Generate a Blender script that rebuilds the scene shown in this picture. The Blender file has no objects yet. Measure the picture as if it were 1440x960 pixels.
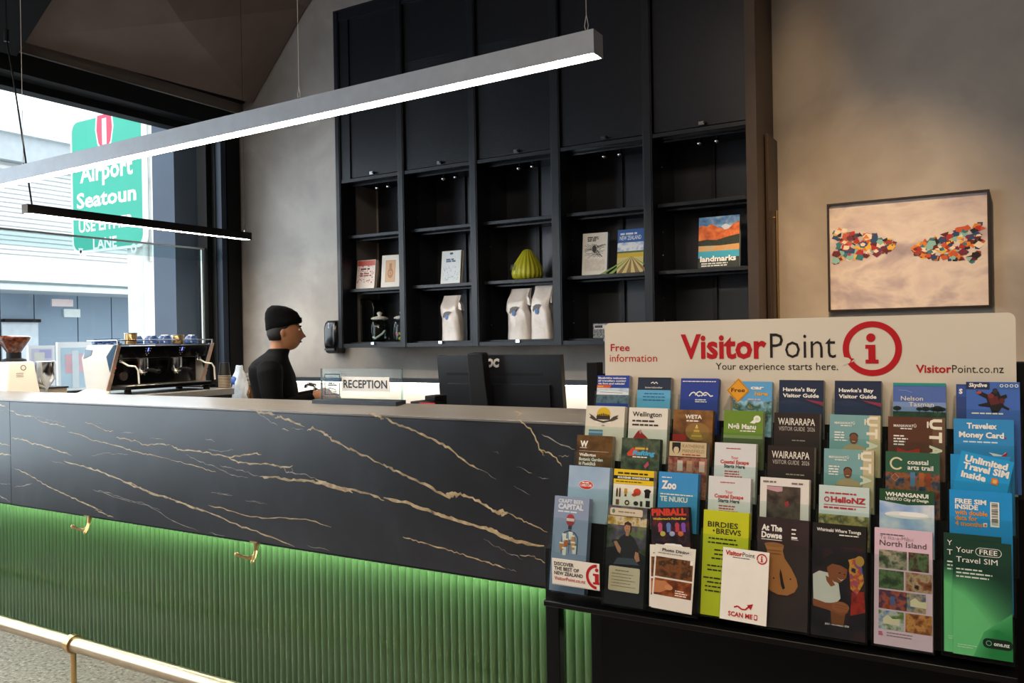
import bpy, bmesh, math, random
from mathutils import Vector, Matrix
random.seed(7)
scene = bpy.context.scene
COL = scene.collection
# ------------------------------------------------------------------ camera
FPX, YAW, PITCH, ROLL, CAMH = 1168.8, .53472, -.00337, -.01748, 1.32
_f = Vector((-math.sin(YAW)*math.cos(PITCH), math.cos(YAW)*math.cos(PITCH), math.sin(PITCH)))
_r = Vector((math.cos(YAW), math.sin(YAW), 0)); _u = _r.cross(_f)
RX = math.cos(ROLL)*_r + math.sin(ROLL)*_u
UX = -math.sin(ROLL)*_r + math.cos(ROLL)*_u
cam_d = bpy.data.cameras.new('camera'); cam = bpy.data.objects.new('camera', cam_d); COL.objects.link(cam)
cam_d.sensor_width = 36; cam_d.lens = FPX*36/1440; cam_d.clip_start = .05
M = Matrix((( RX.x, UX.x, -_f.x, 0), (RX.y, UX.y, -_f.y, 0), (RX.z, UX.z, -_f.z, CAMH), (0, 0, 0, 1)))
cam.matrix_world = M
scene.camera = cam
# ------------------------------------------------------------------ view, world, lights
vs = scene.view_settings
vs.view_transform = 'Standard'; vs.look = 'None'; vs.gamma = 1; vs.use_curve_mapping = False
vs.exposure = 0.4
scene.cycles.transparent_max_bounces = 24
scene.cycles.max_bounces = 8
world = bpy.data.worlds.new('overcast_sky'); scene.world = world; world.use_nodes = True
bg = world.node_tree.nodes['Background']
bg.inputs[0].default_value = (.98, .99, 1, 1); bg.inputs[1].default_value = 2.1

def area(name, loc, target, sx, sy, power, col, spread=math.pi):
    l = bpy.data.lights.new(name, 'AREA'); l.shape = 'RECTANGLE'; l.size = sx; l.size_y = sy
    l.energy = power; l.color = col; l.spread = spread
    o = bpy.data.objects.new(name, l); COL.objects.link(o); o.location = loc
    o.rotation_euler = (Vector(target) - Vector(loc)).to_track_quat('-Z', 'Y').to_euler()
    return o
def spot(name, loc, target, power, col, size, blend=.6, rad=.05):
    l = bpy.data.lights.new(name, 'SPOT'); l.energy = power; l.color = col; l.spot_size = math.radians(size)
    l.spot_blend = blend; l.shadow_soft_size = rad
    o = bpy.data.objects.new(name, l); COL.objects.link(o); o.location = loc
    o.rotation_euler = (Vector(target) - Vector(loc)).to_track_quat('-Z', 'Y').to_euler()
    return o
WARM = (1, .66, .36); NEUT = (1, .83, .66)
# daylight through the windows (the sky outside them), added hall fill, added wall spot and ceiling downlights
area('window_daylight', (-4.93, 3.3, 2.0), (0, 2.6, 1.2), 1.4, 1.6, 14, (.72, .86, 1))
area('shopfront_daylight', (-4.93, .3, 1.7), (0, .9, .9), 3.6, 2.2, 60, (.72, .86, 1))
area('hall_fill_light', (-1.0, -1.2, 4.1), (-1.0, -1.2, 0), 3.0, 2.0, 90, NEUT)  # fill light added above the hall, no lamp known there
spot('pendant_stand_in_spot', (-.5, 2.75, 4.1), (-.55, 4.36, .3), 470, WARM, 46, 1.0)  # added ceiling spot standing in for an unseen pendant to the right
spot('downlight_cabinet_end', (-.84, 3.9, 4.1), (-.86, 4.36, .8), 85, WARM, 30, 1.0)
spot('downlight_stand', (.5, .1, 4.1), (-.35, 1.65, .95), 140, (1, .82, .62), 36, .7)

# ------------------------------------------------------------------ pixel -> point helpers (1440 x 960 frame)
def ray(px, py): return (px-720)/FPX*RX - (py-480)/FPX*UX + _f
EYE = Vector((0, 0, CAMH))
def atY(px, py, Y): d = ray(px, py); return EYE + d*(Y/d.y)
def atX(px, py, X): d = ray(px, py); return EYE + d*(X/d.x)
def atZ(px, py, Z): d = ray(px, py); return EYE + d*((Z-CAMH)/d.z)

# ------------------------------------------------------------------ materials
def lin(h):
    h = h.lstrip('#'); c = [int(h[i:i+2], 16)/255 for i in (0, 2, 4)]
    return tuple(x/12.92 if x <= .04045 else ((x+.055)/1.055)**2.4 for x in c) + (1,)
_M = {}
def mat(name, hexc='#808080', rough=.5, metal=0., noise=.06, scale=9., bump=0., bscale=60., spec=.5, emit=None, est=1., coat=0., stretch=None):
    if name in _M: return _M[name]
    m = bpy.data.materials.new(name); m.use_nodes = True; nt = m.node_tree; N = nt.nodes; L = nt.links
    b = N['Principled BSDF']; c = lin(hexc)
    b.inputs['Roughness'].default_value = rough; b.inputs['Metallic'].default_value = metal
    b.inputs['Specular IOR Level'].default_value = spec; b.inputs['Coat Weight'].default_value = coat
    tc = N.new('ShaderNodeTexCoord'); mp = N.new('ShaderNodeMapping'); L.new(tc.outputs['Object'], mp.inputs[0])
    if stretch: mp.inputs['Scale'].default_value = stretch
    if noise > 0:
        nz = N.new('ShaderNodeTexNoise'); nz.inputs['Scale'].default_value = scale; nz.inputs['Detail'].default_value = 3
        L.new(mp.outputs[0], nz.inputs['Vector'])
        rp = N.new('ShaderNodeValToRGB'); rp.color_ramp.elements[0].position = .3; rp.color_ramp.elements[1].position = .7
        rp.color_ramp.elements[0].color = tuple(max(0, x*(1-noise)) for x in c[:3]) + (1,)
        rp.color_ramp.elements[1].color = tuple(min(1, x*(1+noise)) for x in c[:3]) + (1,)
        L.new(nz.outputs['Fac'], rp.inputs[0]); L.new(rp.outputs[0], b.inputs['Base Color'])
    else: b.inputs['Base Color'].default_value = c
    if bump > 0:
        n2 = N.new('ShaderNodeTexNoise'); n2.inputs['Scale'].default_value = bscale; n2.inputs['Detail'].default_value = 4
        L.new(mp.outputs[0], n2.inputs['Vector'])
        bp = N.new('ShaderNodeBump'); bp.inputs['Strength'].default_value = bump; bp.inputs['Distance'].default_value = .01
        L.new(n2.outputs['Fac'], bp.inputs['Height']); L.new(bp.outputs[0], b.inputs['Normal'])
    if emit:
        b.inputs['Emission Color'].default_value = lin(emit); b.inputs['Emission Strength'].default_value = est
    _M[name] = m; return m
def ramp_mat(name, stops, scale=6., rough=.5, detail=4, distort=0., stretch=(1, 1, 1), metal=0, spec=.5, bump=0, nrough=.55):
    """noise through a many-colour ramp: plaster, stone, printed photographs"""
    if name in _M: return _M[name]
    m = bpy.data.materials.new(name); m.use_nodes = True; nt = m.node_tree; N = nt.nodes; L = nt.links
    b = N['Principled BSDF']; b.inputs['Roughness'].default_value = rough; b.inputs['Metallic'].default_value = metal
    b.inputs['Specular IOR Level'].default_value = spec
    tc = N.new('ShaderNodeTexCoord'); mp = N.new('ShaderNodeMapping'); mp.inputs['Scale'].default_value = stretch
    L.new(tc.outputs['Object'], mp.inputs[0])
    nz = N.new('ShaderNodeTexNoise'); nz.inputs['Scale'].default_value = scale; nz.inputs['Detail'].default_value = detail
    nz.inputs['Distortion'].default_value = distort; nz.inputs['Roughness'].default_value = nrough
    L.new(mp.outputs[0], nz.inputs['Vector'])
    rp = N.new('ShaderNodeValToRGB'); el = rp.color_ramp.elements
    while len(el) < len(stops): el.new(.5)
    for e, (p, h) in zip(el, stops): e.position = p; e.color = lin(h)
    L.new(nz.outputs['Fac'], rp.inputs[0]); L.new(rp.outputs[0], b.inputs['Base Color'])
    if bump:
        bp = N.new('ShaderNodeBump'); bp.inputs['Strength'].default_value = bump; bp.inputs['Distance'].default_value = .01
        L.new(nz.outputs['Fac'], bp.inputs['Height']); L.new(bp.outputs[0], b.inputs['Normal'])
    _M[name] = m; return m
def pic(name, cols, scale=45.): 
    n = len(cols); return ramp_mat('print_'+name, [(.28+.44*i/(n-1), c) for i, c in enumerate(cols)], scale, .35, 3)
def paper(h): return mat('print_ink_'+h.strip('#'), h, .38, noise=.03, scale=30)
def glass(name, tint='#f4fbfa', refl=1., rough=.0, ior=1.45):
    if name in _M: return _M[name]
    m = bpy.data.materials.new(name); m.use_nodes = True; nt = m.node_tree; N = nt.nodes; L = nt.links
    for n in list(N): N.remove(n)
    out = N.new('ShaderNodeOutputMaterial'); mix = N.new('ShaderNodeMixShader'); t = N.new('ShaderNodeBsdfTransparent')
    g = N.new('ShaderNodeBsdfGlossy'); fr = N.new('ShaderNodeFresnel'); fr.inputs[0].default_value = ior
    nz = N.new('ShaderNodeTexNoise'); nz.inputs['Scale'].default_value = 3
    ml = N.new('ShaderNodeMath'); ml.operation = 'MULTIPLY'; ml.inputs[1].default_value = refl
    t.inputs[0].default_value = lin(tint); g.inputs['Roughness'].default_value = rough
    ge = N.new('ShaderNodeNewGeometry'); iv = N.new('ShaderNodeMath'); iv.operation = 'SUBTRACT'; iv.inputs[0].default_value = 1; L.new(ge.outputs['Backfacing'], iv.inputs[1])
    m2 = N.new('ShaderNodeMath'); m2.operation = 'MULTIPLY'; L.new(fr.outputs[0], m2.inputs[0]); L.new(iv.outputs[0], m2.inputs[1]); L.new(m2.outputs[0], ml.inputs[0]); L.new(ml.outputs[0], mix.inputs[0]); L.new(t.outputs[0], mix.inputs[1]); L.new(g.outputs[0], mix.inputs[2])
    L.new(mix.outputs[0], out.inputs[0]); _M[name] = m; return m
def emis(name, h, strength):
    return mat(name, h, .5, noise=0, emit=h, est=strength)

BLACK = mat('black_satin_metal', '#15171b', .38, .3, .12, 14)
BLACKM = mat('black_matt_paint', '#0b0c0e', .6, 0, .1, 20, spec=.25)
BLACKG = mat('black_gloss_plastic', '#08080a', .18, 0, .1, 20)
CHROME = mat('polished_chrome', '#c9ccd0', .16, 1., .05, 20)
STEEL = mat('brushed_steel', '#a9a49c', .3, 1., .08, 40)
BRASS = mat('satin_brass', '#c9a877', .3, 1., .07, 25)
WHITE = mat('white_enamel', '#e8e6e2', .3, 0, .03, 20)
CREAM = mat('cream_board', '#d9cfbd', .45, 0, .02, 6)
RED = mat('sign_red', '#b8121c', .4, 0, .03, 30)
INK = mat('sign_ink', '#1c1614', .45, 0, .03, 30)
PAGE = mat('paper_edge', '#c9bfae', .7, 0, .12, 300, stretch=(1, 12, 1))
ACRYL = glass('clear_acrylic', '#f6fbfa', .9, .03, 1.4)

# ------------------------------------------------------------------ mesh builder
_T = {}
def root_matrix(o): return _T.get(o.name, Matrix.Identity(4))
class MB:
    def __init__(s): s.v = []; s.f = []; s.m = []; s.mats = []
    def mi(s, m):
        if m not in s.mats: s.mats.append(m)
        return s.mats.index(m)
    def add(s, vs, fs, m, X=None):
        o = len(s.v); i = s.mi(m)
        for p in vs: p = Vector(p); s.v.append(X @ p if X is not None else p)
        for f in fs: s.f.append(tuple(o+k for k in f)); s.m.append(i)
    def box(s, lo, hi, m, X=None):
        (a, b, c), (d, e, g) = lo, hi
        s.add([(a,b,c),(d,b,c),(d,e,c),(a,e,c),(a,b,g),(d,b,g),(d,e,g),(a,e,g)],
              [(0,3,2,1),(4,5,6,7),(0,1,5,4),(1,2,6,5),(2,3,7,6),(3,0,4,7)], m, X)
    def prism(s, poly, vec, m, X=None, m2=None):
        n = len(poly); P = [Vector(p) for p in poly]; Q = [p+Vector(vec) for p in P]
        s.add(P+Q, [tuple(range(n-1, -1, -1)), tuple(range(n, 2*n))], m, X)
        o = len(s.v)-2*n; i = s.mi(m2 or m)
        for k in range(n): s.f.append((o+k, o+(k+1) % n, o+n+(k+1) % n, o+n+k)); s.m.append(i)
    def loft(s, rings, m, X=None, cap=True, close=True):
        n = len(rings[0]); vs = [p for r in rings for p in r]; fs = []
        for j in range(len(rings)-1):
            for k in range(n if close else n-1): fs.append((j*n+k, j*n+(k+1) % n, (j+1)*n+(k+1) % n, (j+1)*n+k))
        if cap and close: fs.append(tuple(range(n-1, -1, -1))); fs.append(tuple((len(rings)-1)*n+k for k in range(n)))
        s.add(vs, fs, m, X)
    def lathe(s, prof, c, m, seg=24, X=None, axis='z', cap=True):
        rings = []
        for r, z in prof:
            R = []
            for k in range(seg):
                a = 2*math.pi*k/seg; p = (r*math.cos(a), r*math.sin(a), z)
                if axis == 'x': p = (p[2], p[0], p[1])
                if axis == 'y': p = (p[0], -p[2], p[1])
                R.append((p[0]+c[0], p[1]+c[1], p[2]+c[2]))
            rings.append(R)
        s.loft(rings, m, X, cap)
    def tube(s, pts, r, m, seg=10, X=None):
        P = [Vector(p) for p in pts]; rings = []; up = None
        for i, p in enumerate(P):
            t = (P[min(i+1, len(P)-1)] - P[max(i-1, 0)]).normalized()
            if up is None: up = t.orthogonal().normalized()
            up = (up - t*up.dot(t)).normalized(); b = t.cross(up)
            rr = r[i] if isinstance(r, (list, tuple)) else r
            rings.append([p + up*rr*math.cos(2*math.pi*k/seg) + b*rr*math.sin(2*math.pi*k/seg) for k in range(seg)])
        s.loft(rings, m, X)
    def ball(s, c, r, m, seg=16, X=None):
        r = r if isinstance(r, (list, tuple)) else (r, r, r); n = seg//2
        rings = [[(c[0]+r[0]*math.sin(math.pi*(j+.02)/(n+.04))*math.cos(2*math.pi*k/seg), c[1]+r[1]*math.sin(math.pi*(j+.02)/(n+.04))*math.sin(2*math.pi*k/seg),
                   c[2]-r[2]*math.cos(math.pi*(j+.02)/(n+.04))) for k in range(seg)] for j in range(n+1)]
        s.loft(rings, m, X)
    def build(s, name, parent=None, smooth=True, bevel=0, ang=35, **kw):
        me = bpy.data.meshes.new(name)
        vs = s.v
        if parent is not None:
            T = full_matrix(parent).inverted(); vs = [T @ p for p in s.v]
        me.from_pydata([tuple(p) for p in vs], [], s.f)
        for m in s.mats: me.materials.append(m)
        me.polygons.foreach_set('material_index', s.m)
        if smooth:
            me.polygons.foreach_set('use_smooth', [True]*len(s.f)); me.set_sharp_from_angle(angle=math.radians(ang))
        me.validate(); me.update()
        o = bpy.data.objects.new(name, me); COL.objects.link(o)
        if parent is not None: o.parent = parent
        if bevel:
            b = o.modifiers.new('bevel', 'BEVEL'); b.width = bevel; b.segments = 2; b.limit_method = 'ANGLE'; b.angle_limit = math.radians(40)
        if kw: tag(o, **kw)
        return o
def tag(o, label=None, cat=None, group=None, kind=None):
    if label: o['label'] = label
    if cat: o['category'] = cat
    if group: o['group'] = group
    if kind: o['kind'] = kind
    return o
def thing(name, label, cat, loc=(0, 0, 0), rz=0, group=None):
    o = bpy.data.objects.new(name, None); COL.objects.link(o); o.location = loc; o.rotation_euler = (0, 0, rz)
    o.empty_display_size = .05
    _T[o.name] = Matrix.Translation(loc) @ Matrix.Rotation(rz, 4, 'Z')
    return tag(o, label, cat, group)
def full_matrix(o):
    M = root_matrix(o)
    return full_matrix(o.parent) @ M if o.parent else M
def copy_tree(o, parent=None):
    c = o.copy(); COL.objects.link(c); c.parent = parent
    _T[c.name] = root_matrix(o).copy()
    for ch in list(o.children): copy_tree(ch, c)
    return c
def moved(o, loc): o.location = loc; return o

# ------------------------------------------------------------------ lettering
_G = {}
def glyphs(st, bold):
    k = (st, bold)
    if k not in _G:
        c = bpy.data.curves.new('lettering', 'FONT'); c.body = st; c.resolution_u = 2; c.offset = bold
        o = bpy.data.objects.new('lettering', c); me = bpy.data.meshes.new_from_object(o)
        _G[k] = ([(v.co.x/.682, v.co.y/.682) for v in me.vertices], [tuple(p.vertices) for p in me.polygons])
        bpy.data.objects.remove(o); bpy.data.meshes.remove(me); bpy.data.curves.remove(c)
    return _G[k]
class Face:
    """A flat printed face: u to the right, v downwards (metres*k) on a plane, written into a mesh builder."""
    def __init__(s, mb, o, ex, ed, n, k=1.): s.mb = mb; s.o = Vector(o); s.ex = Vector(ex); s.ed = Vector(ed); s.n = Vector(n); s.k = k
    def P(s, u, v, l=0): return s.o + s.ex*(u*s.k) + s.ed*(v*s.k) + s.n*(.0003+.00012*l)
    def poly(s, pts, m, l=0): s.mb.add([s.P(u, v, l) for u, v in pts], [tuple(range(len(pts)))], m)
    def rect(s, a, b, c, d, m, l=0): s.poly([(a, d), (c, d), (c, b), (a, b)], m, l)
    def rrect(s, a, b, c, d, r, m, l=0):
        p = []
        for cx, cy, a0 in ((c-r, b+r, 270), (c-r, d-r, 0), (a+r, d-r, 90), (a+r, b+r, 180)):
            for i in range(5): t = math.radians(a0+i*22.5); p.append((cx+r*math.cos(t), cy+r*math.sin(t)))
        s.poly(p[::-1], m, l)
    def ell(s, u, v, ru, rv, m, l=0, seg=24, rot=0):
        p = []
        for i in range(seg):
            a = -2*math.pi*i/seg; x = ru*math.cos(a); y = rv*math.sin(a)
            p.append((u+x*math.cos(rot)-y*math.sin(rot), v+x*math.sin(rot)+y*math.cos(rot)))
        s.poly(p, m, l)
    def ring(s, u, v, r0, r1, m, l=0, a0=0, a1=360, seg=48, asp=1.):
        vs = []; fs = []
        for i in range(seg+1):
            a = math.radians(a0+(a1-a0)*i/seg)
            for r in (r0, r1): vs.append(s.P(u+r*math.cos(a), v+r*math.sin(a)*asp, l))
        for i in range(seg): fs.append((2*i, 2*i+2, 2*i+3, 2*i+1))
        s.mb.add(vs, fs, m)
    def line(s, pts, w, m, l=0):
        for (a, b), (c, d) in zip(pts, pts[1:]):
            L = math.hypot(c-a, d-b) or 1; nx, ny = -(d-b)/L*w/2, (c-a)/L*w/2
            s.poly([(a+nx, b+ny), (c+nx, d+ny), (c-nx, d-ny), (a-nx, b-ny)], m, l)
    def text(s, st, u, v, cap, m, bold=0., al='l', fit=None, rot=0., l=3, slant=0.):
        vs, fs = glyphs(st, bold)
        if not vs: return
        x0 = min(p[0] for p in vs); x1 = max(p[0] for p in vs); sx = fit/(x1-x0) if fit else cap
        W = (x1-x0)*sx; off = {'l': 0, 'c': -W/2, 'r': -W}[al]; cr, sr = math.cos(rot), math.sin(rot); o = []
        for x, y in vs:
            a = (x-x0)*sx+off+y*cap*slant; b = -y*cap
            o.append(s.P(u+a*cr-b*sr, v+a*sr+b*cr, l))
        s.mb.add(o, fs, m)
    def dashes(s, u, v, w, n, lead, m, h=None, l=3, al='l'):
        """lines of copy too small to read"""
        h = h or lead*.4
        for i in range(n):
            ww = w*random.uniform(.7, 1.); x = u if al == 'l' else u-ww/2; e = x+ww
            while x < e-.5:
                q = min(e, x+random.uniform(1.5, 5)*max(1, h)); s.rect(x, v+i*lead, q, v+i*lead+h, m, l); x = q+.6*max(1, h)

# ================================================================== THE ROOM
CONC = ramp_mat('polished_concrete_plaster', [(.3, '#8a847e'), (.45, '#9c958e'), (.55, '#aca59d'), (.7, '#a19a92')], 1.5, .6, 5, .25, bump=.05)
TERR = ramp_mat('speckled_terrazzo', [(.33, '#3f3735'), (.41, '#82756f'), (.55, '#968a84'), (.64, '#a89c96'), (.7, '#cfc5be')], 60, .55, 2, nrough=.7)
DARKC = mat('dark_brown_ceiling_board', '#6c5c53', .75, 0, .1, 5)
b = MB(); b.box((-5.2, -3.6, -.1), (3.7, 4.5, 0), TERR); b.build('floor', kind='structure')
YW = 4.36; XL = -4.98
b = MB(); b.box((XL, YW, 0), (3.7, YW+.15, 4.3), CONC); b.build('wall_back', kind='structure')
b = MB(); b.box((3.6, -3.6, 0), (3.75, YW, 4.3), CONC); b.build('wall_right', kind='structure')
b = MB(); b.box((-5.2, -3.75, 0), (3.7, -3.6, 4.3), mat('grey_painted_wall', '#8b8680', .7)); b.build('wall_front', kind='structure')
LWM = mat('charcoal_wall_paint', '#1a1b1e', .6)
b = MB()
b.box((XL-.2, -3.6, 0), (XL, -2.2, 4.3), LWM); b.box((XL-.2, -2.2, 0), (XL, 2.45, .25), LWM)
b.box((XL-.2, -2.2, 2.905), (XL, 4.16, 4.3), LWM); b.box((XL-.2, 2.45, 0), (XL, 2.60, 2.905), LWM)
b.box((XL-.2, 2.60, 0), (XL, 4.16, 1.0), LWM); b.box((XL-.2, 4.16, 0), (XL, YW+.15, 4.3), LWM)
b.build('wall_left', kind='structure')
b = MB(); b.box((-5.2, -3.75, 4.2), (3.75, YW+.15, 4.3), DARKC); b.build('ceiling', kind='structure')
# faceted soffit over the servery window
A = Vector((-4.86, 1.6, 3.14)); A2 = atX(13, 54, -4.86); B = Vector((-4.78, YW-.01, 3.10))
def soff(px, py, push=0.):
    n = Vector((1, 0, -1)).normalized(); p0 = Vector((-4.82, 3, 3.13)); d = ray(px, py)
    t = (p0-EYE).dot(n)/d.dot(n); return EYE + d*(t*(1-push))
V = soff(255, 31, .02); Cc = Vector((-4.22, YW-.01, 3.69)); T = soff(150, -130); D = Vector((-4.3, 1.6, 3.7)); E2 = Vector((-3.6, YW-.01, 4.2)); E3 = Vector((-3.6, 1.6, 4.2))
b = MB()
def tri(*p, m=DARKC):
    b.add(list(p), [tuple(range(len(p)))], m)
tri(A2, B, V); tri(B, Cc, V); tri(Cc, T, V); tri(T, A2, V); tri(A, A2, T); tri(A, T, D); tri(Cc, E2, E3, D, T)
b.build('ceiling_soffit', smooth=False, kind='structure')
GREYT = mat('warm_grey_trim', '#6d645e', .7)
b = MB(); b.box((XL, -2.2, 2.905), (XL+.10, YW-.02, 3.02), BLACKM); b.build('trim_1', kind='structure')
b = MB(); b.box((XL, -2.2, 3.025), (XL+.09, YW-.02, 3.11), GREYT); b.box((XL+.09, -2.2, 3.022), (XL+.105, YW-.02, 3.03), CHROME); b.build('trim_2', kind='structure')
b = MB(); b.box((XL, -2.2, 3.11), (XL+.13, YW-.02, 3.145), BLACKM); b.build('trim_3', kind='structure')
# black beam at the near end of the soffit
b = MB(); P = [Vector((-4.95, 2.1, 3.10)), Vector((-4.95, 2.66, 3.10)), Vector((-4.05, 2.82, 4.0)), Vector((-4.05, 2.1, 4.0))]
b.prism(P, (.12, 0, -.12), BLACKM); b.build('ceiling_beam', smooth=False, kind='structure')
# windows: frame, glass, sash
WGL = glass('window_glass', '#fafdfd', .9, 0, 1.5)
def window(n, y0, y1, z0, z1, sash):
    b = MB(); x0, x1 = XL-.14, XL-.04
    b.box((x0, y0, z0), (x1, y0+.045, z1), BLACKM); b.box((x0, y1-.045, z0), (x1, y1, z1), BLACKM)
    b.box((x0, y0+.045, z0), (x1, y1-.045, z0+.04), BLACKM); b.box((x0, y0+.045, z1-.05), (x1, y1-.045, z1), BLACKM)
    if n == 1:
        b.box((XL-.02, y1+.005, z0), (XL+.06, y1+.05, z1), mat('blue_black_anodised', '#2a3442', .3, .6)); b.box((XL-.02, y1+.07, z0), (XL+.05, y1+.19, z1), BLACKM)
    f = b.build('window_%d' % n, kind='structure')
    b = MB(); b.box((x0+.04, y0+.045, z0+.04), (x0+.048, y1-.045, z1-.05), WGL); b.build('window_pane', f, False)
    if sash:
        b = MB(); PALE = mat('pale_sash_edge', '#c9d4d6', .3, .5)
        b.box((x0+.06, y0+.05, 2.012), (x0+.075, y1-.05, 2.024), PALE); b.box((x0+.06, y1-.075, z0+.04), (x0+.075, y1-.06, 2.012), PALE)
        b.box((x0+.062, y0+.05, 1.93), (x0+.066, y1-.076, 2.012), glass('frosted_strip', '#eaf4f4', 1, .2))
        b.build('window_sash', f, False)
window(1, 2.60, 4.16, 1.0, 2.905, True)
window(2, -2.2, 2.45, .25, 2.905, False)

# ================================================================== RECEPTION COUNTER
MARBLE = ramp_mat('blue_black_marble', [(.3, '#14161b'), (.5, '#1b1d22'), (.7, '#262930')], 5, .3, 4, .5, spec=.55)
MTOP = ramp_mat('black_marble_top_with_reflection', [(.3, '#5f5b58'), (.5, '#696562'), (.7, '#74706c')], 5, .3, 4, .5, spec=.6)  # counter stone painted grey for the window light it reflects
VEIN = ramp_mat('gold_marble_vein', [(.3, '#8a7556'), (.5, '#b49c74'), (.7, '#cdbb98')], 40, .4, 2)
VEINT = ramp_mat('pale_marble_vein', [(.3, '#5d5a56'), (.5, '#8b8478'), (.7, '#a79f90')], 40, .4, 2)
GREEN = mat('green_fluted_panel', '#3f5f39', .2, 0, .05, 3, spec=.6, coat=.5)
CX0, CX1, CYF, CYG, CYB = -4.42, .25, 1.93, 2.12, 2.30
counter = thing('reception_counter', 'long bar counter with gold-veined black marble front above glowing green fluted panels', 'counter', ((CX0+CX1)/2, 2.1, 0))
b = MB(); b.box((CX0, CYG+.016, 0), (CX1, CYB, 1.06), BLACKM)
b.box((CX0, CYF+.03, 1.0), (CX1, CYG+.016, 1.06), BLACKM); b.build('counter_body', counter)
b = MB(); b.box((CX0, CYF, 1.092), (CX1, CYB+.02, 1.10), MTOP); b.box((CX0, CYF+.032, 1.062), (CX1, CYB+.02, 1.092), MTOP)
F = Face(b, (0, 0, 1.10), (1, 0, 0), (0, -1, 0), (0, 0, 1))
def vein(F, pts, w, conv, m, l=1, jit=.0028, sub=5):
    P = [conv(*p) for p in pts]; Q = []
    for (a, b_), (c, d) in zip(P, P[1:]):
        for i in range(sub): t = i/sub; Q.append((a+(c-a)*t, b_+(d-b_)*t))
    Q.append(P[-1]); Q = [(x+random.uniform(-jit, jit), y+random.uniform(-jit, jit)) for x, y in Q]
    n = len(Q); vs = []; fs = []
    for i, (x, y) in enumerate(Q):
        a = Q[max(i-1, 0)]; c = Q[min(i+1, n-1)]; dx, dy = c[0]-a[0], c[1]-a[1]; L = math.hypot(dx, dy) or 1
        ww = w*random.uniform(.55, 1.35)*min(1, .25+i/2.5, .25+(n-1-i)/2.5)/2
        vs += [F.P(x-dy/L*ww, y+dx/L*ww, l), F.P(x+dy/L*ww, y-dx/L*ww, l)]
    for i in range(n-1): fs.append((2*i, 2*i+1, 2*i+3, 2*i+2))
    F.mb.add(vs, fs, m)
def topc(px, py): p = atZ(px, py, 1.10); return (p.x, -p.y)
for pts, w in [(((713, 575), (790, 581), (823, 584)), .006), (((722, 577), (733, 581), (727, 586)), .006), (((270, 564), (380, 568), (440, 573), (500, 577)), .007), (((640, 571), (700, 574)), .005), (((680, 580), (690, 583)), .005), (((360, 566), (430, 569)), .005)]:
    vein(F, pts, w, topc, VEIN, jit=.001)
b.build('countertop', counter, bevel=.002, label='dark stone top painted paler for window reflections with thin gold veins')
b = MB(); b.box((CX0, CYF, .662), (-3.608, CYF+.03, 1.0915), MARBLE); b.box((-3.605, CYF, .662), (CX1, CYF+.03, 1.0915), MARBLE)
F = Face(b, (0, CYF, 0), (1, 0, 0), (0, 0, -1), (0, -1, 0))
def frc(px, py): p = atY(px, py, CYF-.0006); return (p.x, -p.z)
S1 = lambda x, y: (x/4.8, 520+y/4.8)
S2 = lambda x, y: (240+x/4.8, 520+y/4.8)
S3 = lambda x, y: (540+x/4.8, 540+y/4.8)
S4 = lambda x, y: (580+x/4.8, 680+y/4.8)
S5 = lambda x, y: (x/3, 660+y/3)
G, Tn = VEIN, VEINT
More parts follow.
